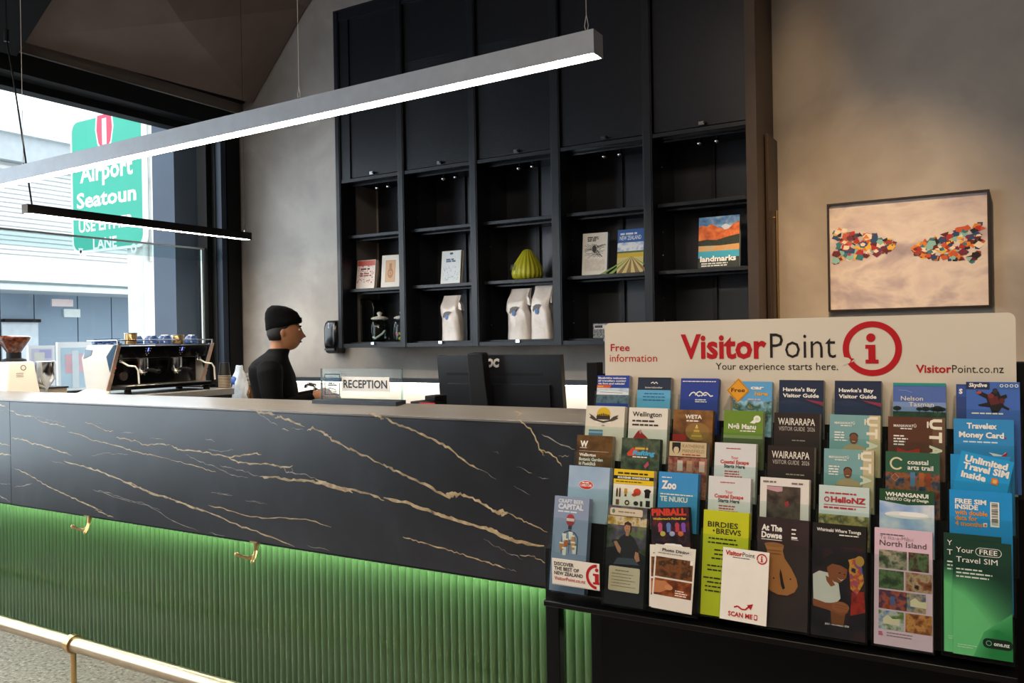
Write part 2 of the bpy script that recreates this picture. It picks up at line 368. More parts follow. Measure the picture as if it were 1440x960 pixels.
VE = [
 (S1, [(-60,215),(8,241),(36,243)], .007, G), (S1, [(0,265),(40,292)], .003, Tn),
 (S1, [(50,262),(130,303),(225,318),(270,347),(340,365),(400,372),(440,385)], .0045, G), (S1, [(225,318),(290,322),(360,345),(440,360)], .002, Tn),
 (S1, [(450,420),(530,435),(630,478),(720,490),(860,535),(940,558),(1010,570),(1152,605)], .0045, G), (S2, [(0,605),(110,635),(240,670),(310,693)], .004, G),
 (S1, [(75,457),(150,468),(220,497),(300,512),(400,550),(485,573)], .006, G), (S1, [(-80,470),(0,495),(70,515)], .007, G), (S1, [(-80,560),(0,565),(72,573)], .007, G),
 (S1, [(340,610),(435,635)], .003, Tn), (S1, [(430,618),(540,645),(660,680),(780,730),(910,775),(1010,830),(1152,868)], .0075, G),
 (S2, [(0,868),(100,910),(240,955)], .0075, G), (S5, [(520,55),(640,95),(780,145),(900,190),(1020,240),(1120,275),(1240,325)], .007, G),
 (S1, [(80,662),(130,675)], .003, Tn), (S1, [(115,670),(200,712),(290,765),(370,805),(470,855),(560,893),(690,955)], .006, G), (S5, [(400,168),(440,188),(480,203)], .005, G),
 (S1, [(100,790),(180,775),(215,765)], .005, Tn), (S1, [(0,770),(70,770)], .003, Tn), (S1, [(-60,805),(0,848),(70,890)], .006, Tn),
 (S1, [(570,355),(620,365),(720,410),(770,412)], .0035, G), (S1, [(810,425),(900,428)], .003, Tn), (S1, [(640,362),(700,362)], .002, Tn),
 (S1, [(780,455),(860,470),(920,480),(980,508),(1080,500),(1152,510)], .005, G),
 (S2, [(0,510),(60,540),(200,550),(300,570),(400,590),(480,575),(560,562),(615,572)], .006, G), (S2, [(395,600),(470,625),(570,635),(660,630),(740,658),(820,650)], .0065, G),
 (S2, [(250,535),(340,552),(420,540)], .003, Tn), (S2, [(230,462),(300,483)], .0025, Tn),
 (S2, [(560,270),(600,285),(650,290),(700,300)], .010, G), (S2, [(560,275),(620,310),(680,352),(725,378)], .003, Tn), (S2, [(700,320),(740,318),(830,350),(900,380)], .008, G), (S2, [(750,395),(800,408)], .004, G), (S2, [(810,392),(900,402)], .0025, Tn),
 (S2, [(925,405),(960,390),(1030,425),(1090,470),(1200,530),(1290,570),(1440,640)], .008, G),
 (S3, [(0,540),(60,580),(170,625),(300,690),(440,770),(480,735),(560,750),(660,800),(740,855),(800,880),(840,862)], .010, G), (S3, [(420,745),(470,740),(500,752)], .013, G), (S3, [(760,862),(830,858)], .011, G),
 (S4, [(640,190),(720,235),(800,275),(910,325)], .005, G),
 (S2, [(1340,295),(1400,310),(1440,335)], .010, G), (S3, [(0,228),(100,275),(210,315),(320,370),(440,430),(540,515),(640,575)], .0075, G), (S3, [(600,550),(760,640)], .0025, Tn),
 (S2, [(100,570),(200,620),(290,650),(410,710),(525,725)], .003, Tn), (S2, [(330,645),(430,670),(520,690),(600,722)], .0035, Tn),
 (S2, [(600,722),(690,722),(790,740),(900,745),(1000,760),(1110,800),(1225,825)], .010, G), (S2, [(1000,745),(1110,790),(1220,818)], .014, G), (S2, [(765,660),(780,690),(820,695),(900,705),(980,735)], .004, Tn), (S2, [(815,655),(825,690)], .0025, Tn),
 (S2, [(980,735),(1080,775),(1200,805),(1340,830),(1440,880)], .009, G),
 (S3, [(0,770),(150,800),(330,865),(420,900),(620,955)], .011, G), (S3, [(160,808),(260,838)], .009, G),
 (S4, [(130,185),(150,198),(260,235),(380,275),(520,310),(620,360),(700,385),(890,425)], .012, G), (S4, [(520,300),(600,345),(700,390)], .014, G),
 (S4, [(-60,360),(0,380),(100,410),(220,440),(320,470),(440,515),(520,535),(630,575)], .0045, G), (S4, [(480,365),(560,420),(660,470),(740,505)], .0025, Tn), (S4, [(730,482),(820,490),(890,530),(960,560)], .0035, G), (S4, [(640,575),(700,592)], .002, Tn),
 (S3, [(900,235),(940,265),(990,300),(1050,430),(1080,485)], .005, G), (S3, [(1045,445),(1130,465),(1205,555)], .005, G), (S3, [(1060,335),(1180,400),(1290,440)], .004, Tn), (S3, [(1180,490),(1250,485)], .0025, Tn),
 (S3, [(900,560),(1000,600)], .0025, Tn), (S3, [(880,690),(990,745)], .0025, Tn), (S3, [(1040,630),(1110,640)], .0025, Tn), (S3, [(740,450),(780,465)], .003, Tn),
 (S5, [(390,85),(480,115),(620,150),(720,210),(840,260)], .003, Tn), (S5, [(880,150),(960,170),(1060,200),(1180,205),(1290,210),(1400,240)], .0045, G), (S5, [(890,97),(980,108)], .003, Tn), (S5, [(1040,130),(1130,145)], .002, Tn), (S5, [(880,265),(950,280)], .003, Tn), (S5, [(1290,320),(1390,340)], .003, Tn),
 (S2, [(270,825),(420,848)], .003, Tn), (S2, [(500,880),(620,893)], .002, Tn), (S1, [(610,580),(700,562),(800,565),(870,568)], .002, Tn), (S1, [(640,812),(720,825),(840,870),(960,895),(1080,950)], .003, Tn), (S1, [(1010,460),(1120,465)], .0025, Tn)]
for vi, (Sf, pts, w, m) in enumerate(VE): vein(F, [Sf(*p) for p in pts], w*.74, frc, m, l=.3+vi*.06)
b.build('marble_cladding', counter, label='blue-black stone front with gold veins')
# fluted panels, seams where the photo has them
for x0, x1 in ((CX0, -4.041), (-4.038, -2.568), (-2.565, -1.10), (-1.097, CX1)):
    b = MB(); vs = []; fs = []; pitch = .0285; n = round((x1-x0)/pitch); sub = 10
    prof = [(x0+(x1-x0)*i/(n*sub), -.0085*abs(math.sin(math.pi*i/sub))**.8) for i in range(n*sub+1)]
    for x, dy in prof: vs += [(x, CYG+dy+.006, 0.0), (x, CYG+dy+.006, 1.0)]
    for i in range(len(prof)-1): fs.append((2*i, 2*i+2, 2*i+3, 2*i+1))
    b.add(vs, fs, GREEN); b.box((x0, CYG+.0065, 0), (x1, CYG+.016, 1.0), GREEN); b.build('fluted_panel', counter, ang=80)
b = MB(); b.box((CX0, CYG-.045, .634), (CX1, CYG-.033, .640), emis('led_strip_glow', '#f0ffe2', 60)); b.box((CX0, CYG-.05, .6405), (CX1, CYG-.028, .646), BLACKM)
b.box((CX0, CYF+.031, .646), (CX1, CYG-.028, .652), BLACKM); b.build('led_strip', counter, False, label='glowing light strip')
b = MB(); b.box((-2.7, CYB, .72), (CX1, CYB+.72, .76), BLACKM); b.box((-2.7, CYB+.58, 0), (-2.66, CYB+.62, .72), BLACKM); b.box((CX1-.04, CYB+.58, 0), (CX1, CYB+.62, .72), BLACKM)
b.build('inner_desk', counter)
b = MB(); b.box((CX1+.001, CYF, 0), (CX1+.03, CYB+.02, 1.10), MARBLE); b.build('end_panel', counter)
def hook(x):
    b = MB(); y = CYF+.012; z = .662
    b.box((x-.012, y-.012, z-.004), (x+.022, y+.016, z), BRASS)
    b.tube([(x+.008, y, z-.003), (x+.008, y-.004, z-.03), (x+.006, y-.008, z-.046), (x-.006, y-.018, z-.056), (x-.03, y-.03, z-.05), (x-.048, y-.036, z-.044)], [.010, .007, .0065, .006, .005, .006], BRASS)
    b.tube([(x+.008, y-.004, z-.03), (x+.012, y-.016, z-.052), (x+.012, y-.024, z-.062)], [.006, .006, .005], BRASS); b.ball((x-.049, y-.036, z-.0435), .0075, BRASS, 10); b.ball((x+.012, y-.024, z-.063), .0065, BRASS, 10)
    b.build('bag_hook', counter, label='small brass bag hook')
hook(-3.085); hook(-2.16)
# ------------------------------------------------------------------ foot rail
RBR = mat('champagne_brass', '#b8a68c', .32, 1., .06, 25)
rail = thing('foot_rail', 'brass tube foot rail running along the base of the bar', 'foot rail', (-2.6, 1.83, 0))
RY, RZ = 1.83, .205
b = MB(); b.tube([(-4.4, RY, RZ), (.2, RY, RZ)], .027, RBR, 20); b.build('rail_tube', rail)
for x in (-3.02, -1.3, .1):
    b = MB(); b.tube([(x-.014, RY, RZ), (x+.014, RY, RZ)], .0345, BRASS, 20); b.tube([(x, RY, RZ-.03), (x, RY, .008)], .0105, BRASS, 12)
    b.lathe([(.0, 0.0), (.032, 0.0), (.032, .006), (.012, .010), (0, .010)], (x, RY, 0), BRASS, 18); b.build('rail_bracket', rail)

# ------------------------------------------------------------------ linear pendant lights
def pendant(name, label, p0, p1, w, h, hm, em, cables, cm, group=None):
    t = thing(name, label, 'pendant light', ((p0[0]+p1[0])/2, (p0[1]+p1[1])/2, p0[2]))
    d = Vector(p1)-Vector(p0); L = d.length; d.normalize(); sd = Vector((-d.y, d.x, 0)).normalized(); up = d.cross(sd)
    X = Matrix.Translation(p0) @ Matrix(((d.x, sd.x, up.x, 0), (d.y, sd.y, up.y, 0), (d.z, sd.z, up.z, 0), (0, 0, 0, 1)))
    b = MB(); k = .004
    b.box((0, -w/2, .0), (L, -w/2+k, h), hm, X); b.box((0, w/2-k, .0), (L, w/2, h), hm, X); b.box((0, -w/2+k, h-k), (L, w/2-k, h), hm, X)
    b.box((0, -w/2+k, 0), (k, w/2-k, h-k), hm, X); b.box((L-k, -w/2+k, 0), (L, w/2-k, h-k), hm, X)
    b.build('housing', t, False)
    b = MB(); b.box((k, -w/2+k, .0015), (L-k, w/2-k, .02), em, X); b.build('diffuser', t, False, label='glowing white diffuser strip')
    for s, kind in cables:
        b = MB(); c = X @ Vector((s, 0, h))
        if kind == 'wire':
            b.tube([c + Vector((0, 0, .05)), (c.x, c.y, 4.2)], .0011, cm, 6)
            b.tube([c, c + Vector((.006, 0, .025)), c + Vector((0, 0, .055))], .0011, cm, 6); b.tube([c, c + Vector((-.006, 0, .025)), c + Vector((0, 0, .055))], .0011, cm, 6)
            b.lathe([(0, 0), (.006, 0), (.006, .012), (.002, .016), (0, .016)], c, CHROME, 10)
        b.build('cable', t, True)
    return t
GREYM = mat('grey_aluminium', '#8d9299', .5, .2, .06, 20)
PE = emis('pendant_glow', '#fff0d8', 68)
p1 = pendant('linear_pendant_light', 'long grey linear pendant hanging above the full length of the bar', (-4.75, 2.132, 2.065), (-.965, 2.132, 2.107), .062, .066, GREYM, PE, [(.92, 'wire'), (2.64, 'wire'), (3.75, 'wire')], mat('pale_steel_wire', '#b9b3ab', .4, .6))
p2 = pendant('linear_pendant_light', 'short black linear pendant hanging above the coffee machine', (-4.2, 2.339, 1.988), (-4.2, 3.772, 1.988), .052, .046, BLACKM, PE, [(1.40, 'wire')], BLACKM)
b = MB(); pts = [Vector((-4.2, 2.376, 2.033)), atX(41, 262, -4.2), atX(36, 225, -4.2), atX(28, 170, -4.22), atX(18, 105, -4.25), atX(11, 66, -4.28), atX(9, 50, -4.32)]
b.tube(pts, .0042, BLACKM, 8); b.lathe([(0, -.03), (.012, -.03), (.012, .03), (0, .03)], pts[-1], BLACKM, 10); b.build('power_cord', p2)
b = MB(); b.tube([pts[-1], (pts[-1].x, pts[-1].y, 4.2)], .003, BLACKM, 8); b.build('cable', p2)

# ================================================================== SHELF CABINET ON THE BACK WALL
CABS = mat('cabinet_blue_black_steel', '#171a20', .36, .2, .12, 10, spec=.4)
CABI = mat('cabinet_inner_panel', '#34363c', .3, .3, .15, 4, stretch=(1, 1, .3))
CABM = mat('cabinet_door_mesh', '#1d1f24', .32, .3, .1, 30, spec=.4)
cab = thing('wall_cabinet', 'tall black steel cabinet of five bays with open shelves below closed doors', 'cabinet', (-2.33, YW, 1.28))
POST = [(-3.655, -3.615), (-3.158, -3.110), (-2.636, -2.586), (-2.107, -2.050), (-1.576, -1.524), (-1.050, -1.004)]
ZT = 3.415; YF = 4.0
for i, (a, c) in enumerate(POST[:5]):
    bb = MB(); bb.box((a, YF, 1.28), (c, YF+.14, ZT), CABS); bb.box((a+.006, YF-.004, 1.28), (c-.006, YF, ZT), CABS); bb.build('post', cab, bevel=.0015)
    bb = MB(); bb.box((a+.01, YF+.14, 1.30), (c-.01, YW-.001, ZT), CABI if i else mat('cabinet_lining_room_reflection', '#8a847e', .5))  # first bay's panel is painted pale for the room it reflects
    for z in (1.40, 1.52, 1.74, 1.86, 2.08, 2.2): bb.ball((c+.0, YF+.135, z), .004, CHROME, 8)
    bb.build('side_panel', cab)
bb = MB(); BR = mat('dark_bronze_panel', '#3a2e26', .42, .35, .08, 10)
bb.box((-1.05, YF, 1.28), (-1.0, YF+.14, ZT), BR); bb.box((-1.05, YF+.14, 1.28), (-1.004, YW-.001, ZT), BR); bb.build('end_panel', cab, label='bronze-brown end panel')
bb = MB(); bb.box((-1.0, YF+.16, .6), (-.985, YW-.001, 2.305), BR); dr = bb.build('end_door', cab, bevel=.002)
bb = MB(); bb.tube([(-.985, 4.245, 1.9), (-.968, 4.245, 1.9)], .005, BRASS); bb.tube([(-.968, 4.245, 1.935), (-.968, 4.245, .9)], .008, BRASS, 12); bb.tube([(-.985, 4.245, 1.2), (-.968, 4.245, 1.2)], .005, BRASS); bb.build('handle', dr, label='slim brass bar handle')
bb = MB(); bb.box((-3.60, YW-.012, 1.30), (-1.05, YW-.001, ZT), CABI); bb.build('back_panel', cab)
bb = MB(); bb.box((-3.655, YF, ZT), (-1.004, YW-.001, ZT+.008), CABS); bb.box((-3.614, YF+.004, ZT-.064), (-1.051, YF+.05, ZT), CABS); bb.build('top_panel', cab)
bb = MB(); bb.box((-3.615, YF+.002, 1.28), (-1.05, YF+.05, 1.305), CABS); bb.box((-3.615, YF+.05, 1.288), (-1.05, YW-.012, 1.30), CABS); bb.build('bottom_rail', cab, bevel=.0015)
ZS = (1.315, 1.655, 1.998)
for i in range(5):
    a = POST[i][1]; c = POST[i+1][0]
    for z in ZS:
        bb = MB(); bb.box((a+.001, YF+.062, z-(.02 if z > 1.4 else .014)), (c-.001, YW-.013, z), CABS)
        if z > 1.4: bb.box((a+.03, YF+.12, z-.034), (c-.03, YF+.128, z-.022), CABS)
        bb.build('shelf', cab, bevel=.0015)
    # door above the open shelves
    bb = MB(); d0 = a+(.075 if i == 0 else .004); yd = YF+.02
    bb.box((d0, yd, 2.352), (c-.003, yd+.02, ZT-.065), CABM)
    if i in (1, 2):   # ribbed mesh texture seen in the doors beside the lamp
        z = 2.36
        while z < 3.0: bb.box((d0+.01, yd-.0015, z), (c-.012, yd, z+.004), CABM); z += .0095
    if i == 0: bb.box((a+.001, YF+.01, 2.345), (d0-.001, YF+.04, ZT-.001), CABS)
    d = bb.build('door', cab, bevel=.0015)
    bb = MB(); xm = (a+c)/2 + .02; bb.box((xm-.017, yd-.012, 2.356), (xm+.012, yd, 2.374), CHROME); bb.lathe([(0, 0), (.007, 0), (.007, .012), (0, .012)], (xm+.018, yd-.012, 2.364), BLACKG, 10, axis='y'); bb.build('latch', d, label='chrome latch')
    bb = MB(); bb.box((a+.001, YF+.006, 2.325), (c-.001, YF+.05, 2.345), CABS); bb.box((a+.001, YF+.05, 2.335), (c-.001, YW-.013, 2.345), CABS)
    bb.box((a+.02, YF+.09, 2.315), (c-.02, YF+.096, 2.335), CHROME if i > 2 else CABS); bb.build('head_rail', cab)
    for dx in (-.03, .06):
        bb = MB(); xx = xm+dx-.02; bb.tube([(xx, YF+.13, 2.335), (xx, YF+.13, 2.305)], .006, BLACKM, 10); bb.ball((xx, YF+.122, 2.293), .015, CHROME, 12); bb.build('spotlight', cab, label='tiny chrome spotlight')
    bb = MB(); bb.box((xm-.012, YF-.012, 1.298), (xm+.012, YF+.004, 1.314), CHROME); bb.build('latch', cab, label='chrome latch')
    bb = MB(); bb.box((a+.20, YW-.03, 1.305), (a+.222, YW-.012, 2.335), CABS); bb.build('back_rib', cab)

# ------------------------------------------------------------------ goods on the cabinet shelves
def book(name, label, cat, x0, x1, z, h, art, th=.025, y=None, side=PAGE, tilt=.12, yaw=0, group=None, cover='#dddddd', spine=None):
    """a book standing face-out, leaning back a little"""
    y = YF+.10 if y is None else y; w = x1-x0
    t = thing(name, label, cat, ((x0+x1)/2, y, z), yaw, group)
    up = Vector((0, math.sin(tilt), math.cos(tilt))); n = Vector((0, -math.cos(tilt), math.sin(tilt)))
    R = root_matrix(t); bb = MB(); o = Vector((-w/2, 0, 0))
    def blk(a, c, d, e, m):
        ps = [o + Vector((u, 0, 0)) + up*q - n*r for r in (d, e) for u, q in ((a, 0), (c, 0), (c, h), (a, h))]
        bb.add([R @ p for p in ps], [(0, 1, 2, 3), (7, 6, 5, 4), (0, 4, 5, 1), (1, 5, 6, 2), (2, 6, 7, 3), (3, 7, 4, 0)], m)
    blk(0, w, 0, .002, paper(cover)); blk(0, w, th-.002, th, paper(cover)); blk(0, .002, .002, th-.002, paper(spine or cover))
    F = Face(bb, R @ (o + up*h), R.to_3x3() @ Vector((1, 0, 0)), R.to_3x3() @ -up, R.to_3x3() @ n, w/100.)
    art(F, 100., h/w*100.)
    bb.build('cover', t, False)
    bb = MB(); 
    ps = [o + Vector((u, 0, 0)) + up*q - n*r for r in (.0021, th-.0021) for u, q in ((.0021, .002), (w-.003, .002), (w-.003, h-.003), (.0021, h-.003))]
    bb.add([R @ p for p in ps], [(0, 1, 2, 3), (7, 6, 5, 4), (0, 4, 5, 1), (1, 5, 6, 2), (2, 6, 7, 3), (3, 7, 4, 0)], side); bb.build('pages', t, False)
    return t
def PX(px, Y=YF+.1): return atY(px, 400, Y).x
z2 = 1.6565
def a_red(F, w, h):
    F.rect(0, 0, w, h, paper('#e9dcd3')); r = paper('#c8503f')
    F.rect(2, 2, w-2, h*.2, r, 1); random.seed(3)
    for i in range(70): F.ell(random.uniform(6, 94), random.uniform(h*.18, h*.8), random.uniform(1.5, 4), random.uniform(1, 3.4), r, 1, 8)
    F.rect(16, h*.26, w-16, h*.36, paper('#f1e7df'), 2); F.dashes(20, h*.28, 60, 1, 10, paper('#7c2d25'), 8)
    F.dashes(18, h*.45, 64, 2, 9, paper('#9a3a2e'), 6)
book('hardback_book', 'red and white patterned small book in the leftmost bay', 'book', PX(500.5), PX(526), z2, .185, a_red, cover='#d8b8ae')
def a_cop(F, w, h):
    F.rect(0, 0, w, h, paper('#e8e3da')); F.rect(22, h*.16, 76, h*.84, paper('#c99a6e'), 1); F.rect(25, h*.18, 73, h*.82, paper('#d8ae84'), 2)
    F.ell(49, h*.56, 15, h*.16, paper('#b98052'), 3); F.rect(42, h*.26, 56, h*.42, paper('#b98052'), 3)
    F.ring(49, h*.56, 6, 9, paper('#e0bd96'), 4)
book('hardback_book', 'white book with a copper bottle motif on its cover', 'book', PX(536.5), PX(560), z2, .205, a_cop, cover='#e4ded4', yaw=.12)
def a_wh(F, w, h):
    F.rect(0, 0, w, h, paper('#ece6d6')); F.rect(3, 3, w-3, h-3, paper('#e6ebee'), 1); F.ell(50, 12, 9, 5, paper('#3a4c66'), 2)
    F.dashes(24, h*.24, 52, 2, 8, paper('#4d6a86'), 7); random.seed(5)
    for i in range(60): F.ell(random.uniform(12, 88), random.uniform(h*.45, h*.9), random.uniform(1, 3), random.uniform(1, 2.6), paper('#a9bccb'), 2, 8)
book('hardback_book', 'pale blue and cream book standing alone in the second bay', 'book', PX(619.5), PX(646.5), z2, .20, a_wh, cover='#e2dcc8')
def a_sk(F, w, h):
    F.rect(0, 0, w, h, paper('#e9e2d6')); k = paper('#3b332d'); F.dashes(20, h*.09, 46, 3, 6.5, k, 4.5); random.seed(9)
    F.ell(48, h*.38, 8, h*.09, k, 2)
    for i in range(26): F.rect(random.uniform(10, 70), h*random.uniform(.22, .58), random.uniform(72, 96), 0, k, 2) if 0 else F.line([(random.uniform(8, 60), h*random.uniform(.25, .6)), (random.uniform(60, 95), h*random.uniform(.25, .6))], 1.2, k, 2)
    F.rect(10, h*.62, 90, h*.9, pic('sketch', ['#e9e2d6', '#d8cabb', '#efe9df'], 30), 2)
book('hardback_book', 'white sketch-covered book with a blue spine in the fourth bay', 'book', PX(819), PX(853), z2, .232, a_sk, cover='#2f7fb8', spine='#2f8fd0', yaw=.08)
def a_nz(F, w, h):
    F.rect(0, 0, w, h, paper('#2f63b0')); F.rect(0, h*.30, w, h*.55, pic('clouds', ['#5c8cd0', '#e9eef4', '#f6f6f2'], 24), 1); F.rect(0, h*.5, w, h*.64, paper('#d6b42e'), 2); F.rect(0, h*.5, w, h*.54, paper('#4d7040'), 3)
    F.rect(0, h*.64, w, h, paper('#d8c47c'), 2); 
    for u in (-60, -25, 10, 45, 80, 115, 150): F.poly([(u-9, h), (u+9, h), (55, h*.62)], paper('#8c6a35' if 0 < u < 120 else '#7f9a45'), 3)
    F.text('NEW ZEALAND', 8, h*.24, h*.09, paper('#dbe7ef'), .02, fit=82); F.dashes(10, h*.08, 70, 1, 6, paper('#dbe7ef'), 7)
book('hardback_book', 'blue sky and golden field book standing in the fourth bay', 'book', PX(867.5), PX(904.5), z2, .236, a_nz, cover='#3467ad')
def a_lm(F, w, h):
    F.rect(0, 0, w, h, paper('#3f84b8')); F.rect(0, 0, w, h*.2, pic('skycl', ['#3a78b4', '#7fb0d6', '#dfe8ee'], 22), 1)
    F.poly([(0, h*.2), (8, h*.15), (20, h*.19), (32, h*.13), (45, h*.2), (58, h*.24), (72, h*.22), (86, h*.16), (100, h*.12), (100, h*.48), (0, h*.48)], pic('ridge', ['#a84a18', '#d8692a', '#e88a40'], 30), 2)
    F.poly([(55, h*.2), (66, h*.15), (78, h*.2), (84, h*.18), (74, h*.25), (64, h*.27)], paper('#cdd6e2'), 3)
    F.poly([(0, h*.46), (20, h*.44), (45, h*.46), (70, h*.41), (100, h*.37), (100, h*.55), (60, h*.57), (0, h*.56)], pic('bush', ['#121a12', '#26331f', '#0d120c'], 50), 4)
    F.poly([(0, h*.56), (55, h*.57), (100, h*.55), (100, h*.68), (0, h*.68)], pic('lake', ['#d99548', '#cfa873', '#6fb2c4'], 16), 5)
    F.rect(0, h*.67, w, h*.80, paper('#35a6c4'), 6); F.rect(0, h*.80, w, h, paper('#16261f'), 6)
    F.text('landmarks', 5, h*.87, h*.10, paper('#f3f3f0'), .035, fit=88, l=8); F.dashes(8, h*.90, 84, 2, 5.5, paper('#d8dcd8'), 3, l=8)
book('hardback_book', 'large picture book of an orange mountain lake titled landmarks', 'book', PX(982), PX(1039.5), z2, .262, a_lm, cover='#26465c', th=.03)
# glass jars
def jar(x, y, label, sweets):
    t = thing('glass_jar', label, 'jar', (x, y, 1.3155), 0, None); z = 1.3155
    GJ = glass('jar_glass', '#eaf2f0', 1, .02)
    b = MB(); b.lathe([(0, z), (.055, z), (.064, z+.01), (.067, z+.05), (.066, z+.10), (.056, z+.128), (.048, z+.136), (.048, z+.142), (.045, z+.142), (.045, z+.134), (.053, z+.124), (.063, z+.098), (.063, z+.02), (.052, z+.006), (0, z+.006)], (x, y, 0), GJ, 28); b.build('jar_body', t)
    b = MB(); b.lathe([(0, z+.143), (.053, z+.143), (.055, z+.15), (.04, z+.158), (.012, z+.163), (.010, z+.17), (.017, z+.176), (.017, z+.184), (.008, z+.19), (0, z+.19)], (x, y, 0), mat('white_ceramic_lid', '#d9d6d0', .3), 28); b.build('jar_lid', t)
    if sweets:
        random.seed(4)
        for i in range(26):
            a = random.uniform(0, 6.3); r = .04*math.sqrt(random.random()); c = random.choice(['#d8452c', '#e08a2c', '#e7d03a', '#d9d4c4', '#c63a5a'])
            bb = MB(); bb.ball((x+r*math.cos(a), y+r*math.sin(a), z+.018+.03*(i//9)), .011, mat('sweet_'+c.strip('#'), c, .3), 8); bb.build('wrapped_sweet', None, label='one of the bright sweets inside the right-hand glass jar', cat='sweet', group='sweets in the right-hand jar')
    else:
        b = MB(); b.tube([(x-.03, y-.03, z+.03), (x, y-.045, z+.022), (x+.035, y-.02, z+.05), (x+.04, y, z+.07)], .006, WHITE, 8); b.build('paper_liner', t, label='white paper curl inside')
jar(PX(533, 4.13), 4.13, 'glass jar with a white lid, nearly empty, beside the black dispenser', False)
jar(PX(563, 4.15)+.012, 4.15, 'glass jar with a white lid, holding bright sweets', True)
# black dispenser standing in the first bay
x0, x1 = PX(499, 4.22), PX(519, 4.22)
t = thing('towel_dispenser', 'black upright dispenser inside the cabinet beside the glass jars', 'dispenser', ((x0+x1)/2+.03, 4.24, 1.3155))
b = MB(); b.prism([(x0, 4.18, 1.316), (x0, 4.18, 1.57), (x0+.015, 4.18, 1.60), (x1+.0, 4.18, 1.60), (x1+.055, 4.18, 1.585), (x1+.07, 4.18, 1.54), (x1+.06, 4.18, 1.316)], (0, .11, 0), BLACKG); b.build('dispenser_body', t, bevel=.006)
b = MB(); F = Face(b, (x0+.055, 4.18, 1.56), (1, 0, 0), (0, 0, -1), (0, -1, 0), .001)
for i in range(5): F.rect(0, i*11, 9, i*11+7, mat('pale_print', '#a8adb2', .4))
b.build('printed_mark', t, False, label='pale vertical mark')
b = MB(); b.prism([(x0+.075, 4.178, 1.33), (x0+.075, 4.178, 1.56), (x0+.092, 4.178, 1.56), (x0+.092, 4.178, 1.33)], (0, .004, 0), mat('dark_grey_plastic', '#2a2d31', .4)); b.build('front_cover_seam', t, False)
# coffee bags
def bag(name, label, x0, x1, h, y=4.15, seed=1, group=None):
    random.seed(seed); z = 1.3155; cx = (x0+x1)/2; w = x1-x0
    t = thing(name, label, 'coffee bag', (cx, y, z), 0, group)
    KR = mat('silver_white_bag_foil', '#e6ddd6', .38, .1, .08, 14, bump=.35, bscale=26)
    rings = []; N = 28
    for j in range(15):
        f = j/14; zz = z+h*f; d = .042*(1-.12*abs(f-.35)) if f < .78 else .042*max(.12, 1-(f-.70)*3.1)
        hw = w/2*(1.0-.05*math.sin(f*3.1)+(.02 if f < .1 else 0))*(1 if f < .8 else .93); sh = .012*math.sin(f*5+seed) if f > .5 else 0
        R = []
        for k in range(N):
            a = 2*math.pi*k/N; c, s_ = math.cos(a), math.sin(a)
            px = math.copysign(abs(c)**.45, c)*hw; py = math.copysign(abs(s_)**.55, s_)*d
            wr = .0035*math.sin(a*5+f*9+seed*2)*min(1, f*3)
            R.append((cx+px+sh+wr*c, y+py+wr+.03*max(0, f-.8), zz+(.004*math.sin(k*1.7) if 0 < j < 14 else 0)))
        rings.append(R)
    b = MB(); b.loft(rings, KR); b.build('bag_body', t, ang=60)
    b = MB(); F = Face(b, (x0, y-.0455, z+h), (1, 0, 0), (0, 0, -1), (0, -1, 0), w/100.); q = h/w*100
    BR_ = paper('#57504c'); F.poly([(18, q*.47), (22, q*.39), (34, q*.36), (52, q*.355), (64, q*.375), (55, q*.40), (48, q*.45), (38, q*.44), (28, q*.46), (24, q*.50)], BR_, 1)
    F.poly([(30, q*.45), (46, q*.44), (48, q*.50), (42, q*.545), (32, q*.53)], paper('#3f74b8'), 2); b.build('printed_motif', t, False, label='grey and blue printed motif')
    b = MB(); b.prism([(x1-.018, y-.02, z+h*.70), (x1+.006, y-.02, z+h*.66), (x1+.003, y-.02, z+h*.79), (x1-.012, y-.02, z+h*.86)], (0, .03, 0), KR); b.build('folded_corner', t)
bag('coffee_bag', 'silver-white coffee bag standing alone in the second bay', PX(619.5, 4.12), PX(645.5, 4.12), .272, seed=1)
bag('coffee_bag', 'silver-white coffee bag below the ribbed green ornament, left of its twin', PX(712, 4.12), PX(742, 4.12), .292, seed=2)
bag('coffee_bag', 'silver-white coffee bag below the ribbed green ornament, right of its twin', PX(745, 4.12), PX(773, 4.12), .305, seed=3)
# ribbed pear-shaped ornament
xc = PX(741, 4.15); t = thing('ribbed_ornament', 'yellow-green ribbed pear-shaped ornament above two coffee bags', 'ornament', (xc, 4.16, 1.6565))
YG = mat('yellow_green_glaze', '#b6b527', .45, 0, .1, 8)
prof = [(.02, .0), (.06, .0), (.084, .012), (.09, .035), (.085, .065), (.072, .095), (.055, .122), (.040, .145), (.028, .163), (.018, .172), (.004, .176)]
rings = []
for r, z in prof:
    rings.append([(xc + (r*(1+.035*math.cos(20*2*math.pi*k/120)))*math.cos(2*math.pi*k/120), 4.16 + (r*(1+.035*math.cos(20*2*math.pi*k/120)))*math.sin(2*math.pi*k/120), 1.6565+z) for k in range(120)])
b = MB(); b.loft(rings, YG); b.build('ornament_body', t, ang=60)
b = MB(); F = Face(b, (xc-.062, 4.16-.079, 1.6565+.085), (1, 0, 0), (0, -.15, -1), (0, -1, .1), .001)
for i in range(4): F.rect(8*i, 0, 8*i+3.5, 32, mat('olive_print', '#5f6a3e', .5))
b.build('printed_label', t, False)
